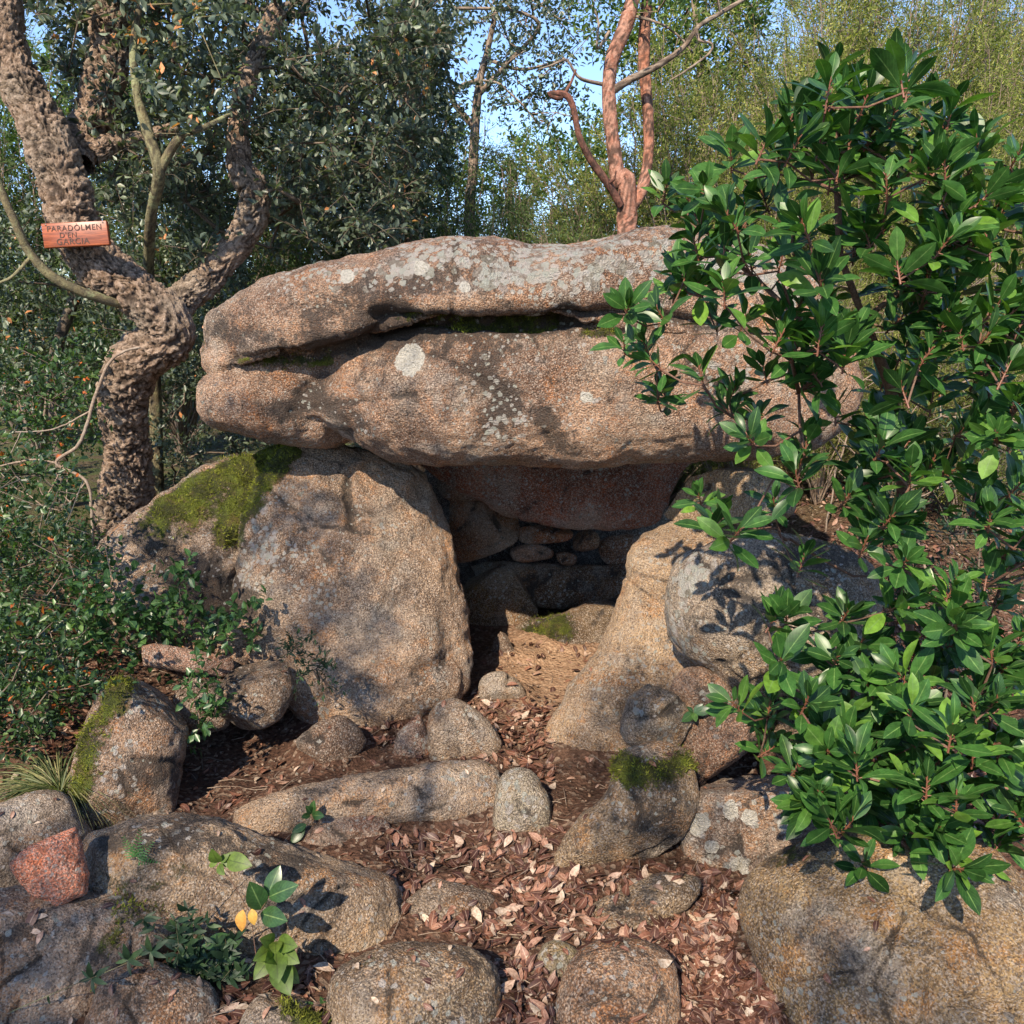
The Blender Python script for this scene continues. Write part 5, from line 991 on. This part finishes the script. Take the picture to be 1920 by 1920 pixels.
plant('nettle', 'yellow green nettle like plant with drooping toothed leaves', 'nettle', b2, [[(512, 1850, 0), (516, 1800, 0), (520, 1765, 0)]],
      [(515, 1765, 0, 492, 1762, -.04), (520, 1765, 0, 552, 1774, -.04), (512, 1775, 0, 478, 1800, -.05), (518, 1778, 0, 520, 1838, -.08), (524, 1775, 0, 556, 1805, -.05), (512, 1790, 0, 476, 1836, -.05), (520, 1800, 0, 540, 1862, -.08), (516, 1790, 0, 504, 1800, -.06), (522, 1810, 0, 560, 1842, -.03), (518, 1764, 0, 516, 1784, -.05)], NETTLE, LTW, smat=LICHBARK)
plant('yellowed_plant', 'withered seedling with hanging yellow leaves beside the nettle like plant', 'seedling', b2, [[(480, 1790, 0), (470, 1720, 0), (462, 1700, 0)]],
      [(455, 1706, 0, 450, 1748, -.02), (472, 1704, 0, 476, 1735, -.02)], YELLEAF, LTW)
b3 = basept(565, 1570)
plant('sprout', 'fresh green sprout growing between the log shaped stone and its flat slab', 'seedling', b3, [[(560, 1572, 0), (575, 1545, 0), (585, 1525, 0)]],
      [(585, 1528, 0, 588, 1502, 0), (585, 1528, 0, 606, 1530, -.03), (582, 1528, 0, 566, 1532, -.03), (575, 1545, 0, 548, 1560, -.03), (572, 1548, 0, 545, 1582, -.04), (585, 1526, 0, 575, 1512, -.02)], IVY, LT, smat=LICHBARK)
b4 = basept(1325, 1345)
plant('sprout', 'bright green rosette sprout on the stones under the lichened boulder', 'seedling', b4, [[(1305, 1345, 0), (1300, 1335, 0)]],
      [(1300, 1336, 0, 1270, 1348, -.02), (1300, 1336, 0, 1335, 1330, -.02), (1300, 1336, 0, 1305, 1352, -.04), (1300, 1336, 0, 1288, 1325, 0), (1300, 1336, 0, 1318, 1320, 0), (1300, 1336, 0, 1280, 1352, -.04)], IVY, LT, smat=LICHBARK)
b5 = basept(600, 1885)
plant('sprout', 'little three leaved green sprout near the lower edge beside the two humped stone', 'seedling', b5, [[(590, 1905, 0), (615, 1885, 0)]],
      [(615, 1885, 0, 652, 1866, 0), (612, 1886, 0, 600, 1870, 0), (612, 1888, 0, 632, 1900, -.03), (595, 1895, 0, 570, 1880, 0), (595, 1898, 0, 600, 1912, -.02)], IVY, LT, smat=LICHBARK)
# climbing stem across lower left
b6 = basept(60, 1890)
plant('madder_runner', 'long thin climbing stem with star like leaf whorls in front of the mottled boulder', 'climbing plant', b6, [[(-20, 1915, 0), (60, 1880, -.02), (130, 1850, -.02), (200, 1822, -.02), (260, 1795, -.02), (300, 1775, 0)]],
      [(x, y, -.02, x + dx, y + dy, -.02 - .02 * (k % 2)) for x, y in ((172, 1835), (240, 1800), (282, 1785)) for k, (dx, dy) in enumerate([(30, -22), (-8, -26), (-26, 6), (4, 30), (-20, -14), (26, 10)])] + [(5, 1900, 0, -4, 1918, 0), (90, 1865, 0, 92, 1886, 0)], DKLEAF, LTN, smat=LICHBARK)
# madder clump
rs = np.random.RandomState(15); b7 = basept(390, 1830); stems = []; lv = []
for k in range(26):
    x0 = rs.uniform(330, 430); y0 = rs.uniform(1800, 1890); x1 = x0 + rs.normal() * 38; y1 = y0 - rs.uniform(20, 110); stems.append([(x0, y0, 0), ((x0 + x1) / 2 + rs.normal() * 8, (y0 + y1) / 2, -.02), (x1, y1, rs.uniform(-.06, .02))])
    for t in (.35, .6, .8, 1.):
        xx = x0 + (x1 - x0) * t; yy = y0 + (y1 - y0) * t
        for j in range(5):
            a = rs.uniform(0, 6.28); L = rs.uniform(16, 32); lv.append((xx, yy, -.02, xx + math.cos(a) * L, yy + math.sin(a) * L * .8, -.02 + rs.normal() * .015))
plant('madder', 'dark wild madder clump with narrow whorled leaves between the lower left stones', 'climbing plant', b7, stems, lv, DKLEAF, LTN, smat=LICHBARK, r=.001)
# fern
b8 = basept(250, 1615); lv = []
for (x0, y0, x1, y1) in ((252, 1612, 262, 1558), (250, 1612, 232, 1572), (254, 1612, 285, 1580), (255, 1614, 300, 1622)):
    for t in np.linspace(.12, 1, 9):
        x = x0 + (x1 - x0) * t; y = y0 + (y1 - y0) * t; L = 13 * (1.1 - t) + 2; dx, dy = (x1 - x0), (y1 - y0); n_ = math.hypot(dx, dy); ux, uy = -dy / n_, dx / n_
        for s in (-1, 1): lv.append((x, y, -.01, x + s * ux * L + dx / n_ * 4, y + s * uy * L + dy / n_ * 4, -.015))
plant('fern', 'tiny green fern growing on the dark backed boulder', 'fern', b8, [[(x0, y0, 0), ((x0 + x1) / 2, (y0 + y1) / 2, -.01), (x1, y1, -.01)] for (x0, y0, x1, y1) in ((252, 1612, 262, 1558), (250, 1612, 232, 1572), (254, 1612, 285, 1580), (255, 1614, 300, 1622))], lv, FERN, leaf_tpl(6, .20, .05, .2, .35), smat=LICHBARK, r=.0006)
# grass tuft
def grass():
    rs = np.random.RandomState(9); b = P(112, 1470, 2.52); gb = root('grass_tuft', b); V = []; Fq = []; T = []; off = 0
    for k in range(620):
        a = rs.uniform(0, 6.28); L = rs.uniform(.16, .36); out = np.array([math.cos(a), math.sin(a) * .8, 0]); lift = rs.uniform(.5, 1.3)
        o = out * rs.uniform(0, .06) + np.array([0, 0, -.03]); n = 7; t = np.linspace(0, 1, n)[:, None]
        d = norml(out + np.array([0, 0, lift])); c = o + d * L * t + np.array([0, 0, -1]) * (L * rs.uniform(.5, 1.2)) * t ** 2.2 + out * .05 * t ** 2
        side = norml(np.cross(d, rs.normal(size=3))); w = .0017 * (1 - t ** 2) + .0002
        v = np.empty((2 * n, 3)); v[0::2] = c - side * w; v[1::2] = c + side * w; V.append(v); i = np.arange(n - 1) * 2 + off; Fq.append(np.stack([i, i + 1, i + 3, i + 2], -1)); T.append(np.full(2 * n, rs.rand())); off += 2 * n
    V = np.concatenate(V); T = np.concatenate(T); mk('blades', V, np.concatenate(Fq), GRASSM, gb, {'tint': T, 'across': T * 0, 'along': T * 0})
    tag(gb, 'arching tuft of fine grass beside the leaning slab', 'grass tuft')
grass()

# ------------------------------------------------------------------ trees behind the camera that throw the dappled shade
def shade_tree(label, base, top, centres, rad, per, seed, size=.05):
    rs = np.random.RandomState(seed); b = np.array([base[0], base[1], float(hgt(base[0], base[1]))]); r = root('shade_oak', b)
    pts = [b, b + np.array([.1, .05, 1.0]), (b + np.array(top)) / 2 + np.array([.1, 0, .3]), np.array(top)]
    trunk('trunk', [[(*(p - b), w) for p, w in zip(pts, (.14, .12, .09, .05))]], CORK, r, amp=.015, seg=32, step=.04, seed=seed)
    ct = np.array(centres); nodes, par = grow(pts[2:], ct, step=.25, jit=.04, rs=rs); V, Q, A = limbs(nodes, par, r0=.006, seg=5, rmax=.04); mk('branch_work', V - b, Q, DARKTWIG, r, A)
    o, d, n, s, t = clumps(ct, rad, per, size, rs); V, Fq, A = scatter(OVAL, o, d, n, s, t); mk('crown', V - b, Fq, OAK, r, A); tag(r, label, 'oak')
# clump centres lie up-sun of the ground points they shade
def upsun(p, h): return np.asarray(p) + SUN_DIR * ((h - p[2]) / SUN_DIR[2])
rs = np.random.RandomState(91); C1 = []
for k in range(170):
    x = rs.uniform(-2.6, 2.4); y = rs.uniform(.8, 3.0); q = upsun(np.array([x, y, .1]), rs.uniform(3.2, 4.8))
    if perlin(np.array([[x * 1.3, y * 1.3, 0]]), 3)[0] < -.06: C1.append(q)
nC1 = len(C1)
for (x0, y0, x1, y1, Y_, n_) in ((450, 880, 630, 1060, 3.4, 7), (560, 1080, 700, 1330, 3.2, 8), (230, 1060, 420, 1180, 3.4, 4), (1140, 1300, 1270, 1460, 2.9, 5), (1480, 1700, 1800, 1900, 1.6, 5), (60, 1700, 300, 1880, 1.8, 4), (650, 560, 900, 700, 3.05, 1)):
    for _ in range(n_): C1.append(upsun(P(rs.uniform(x0, x1), rs.uniform(y0, y1), Y_), rs.uniform(3.4, 4.8)))
shade_tree('oak behind the viewer whose crown shades the foreground stones', (-3.4, -3.6), (-2.6, -2.2, 3.6), C1, np.where(np.arange(len(C1)) < nC1, .22, .26), 62, 92)
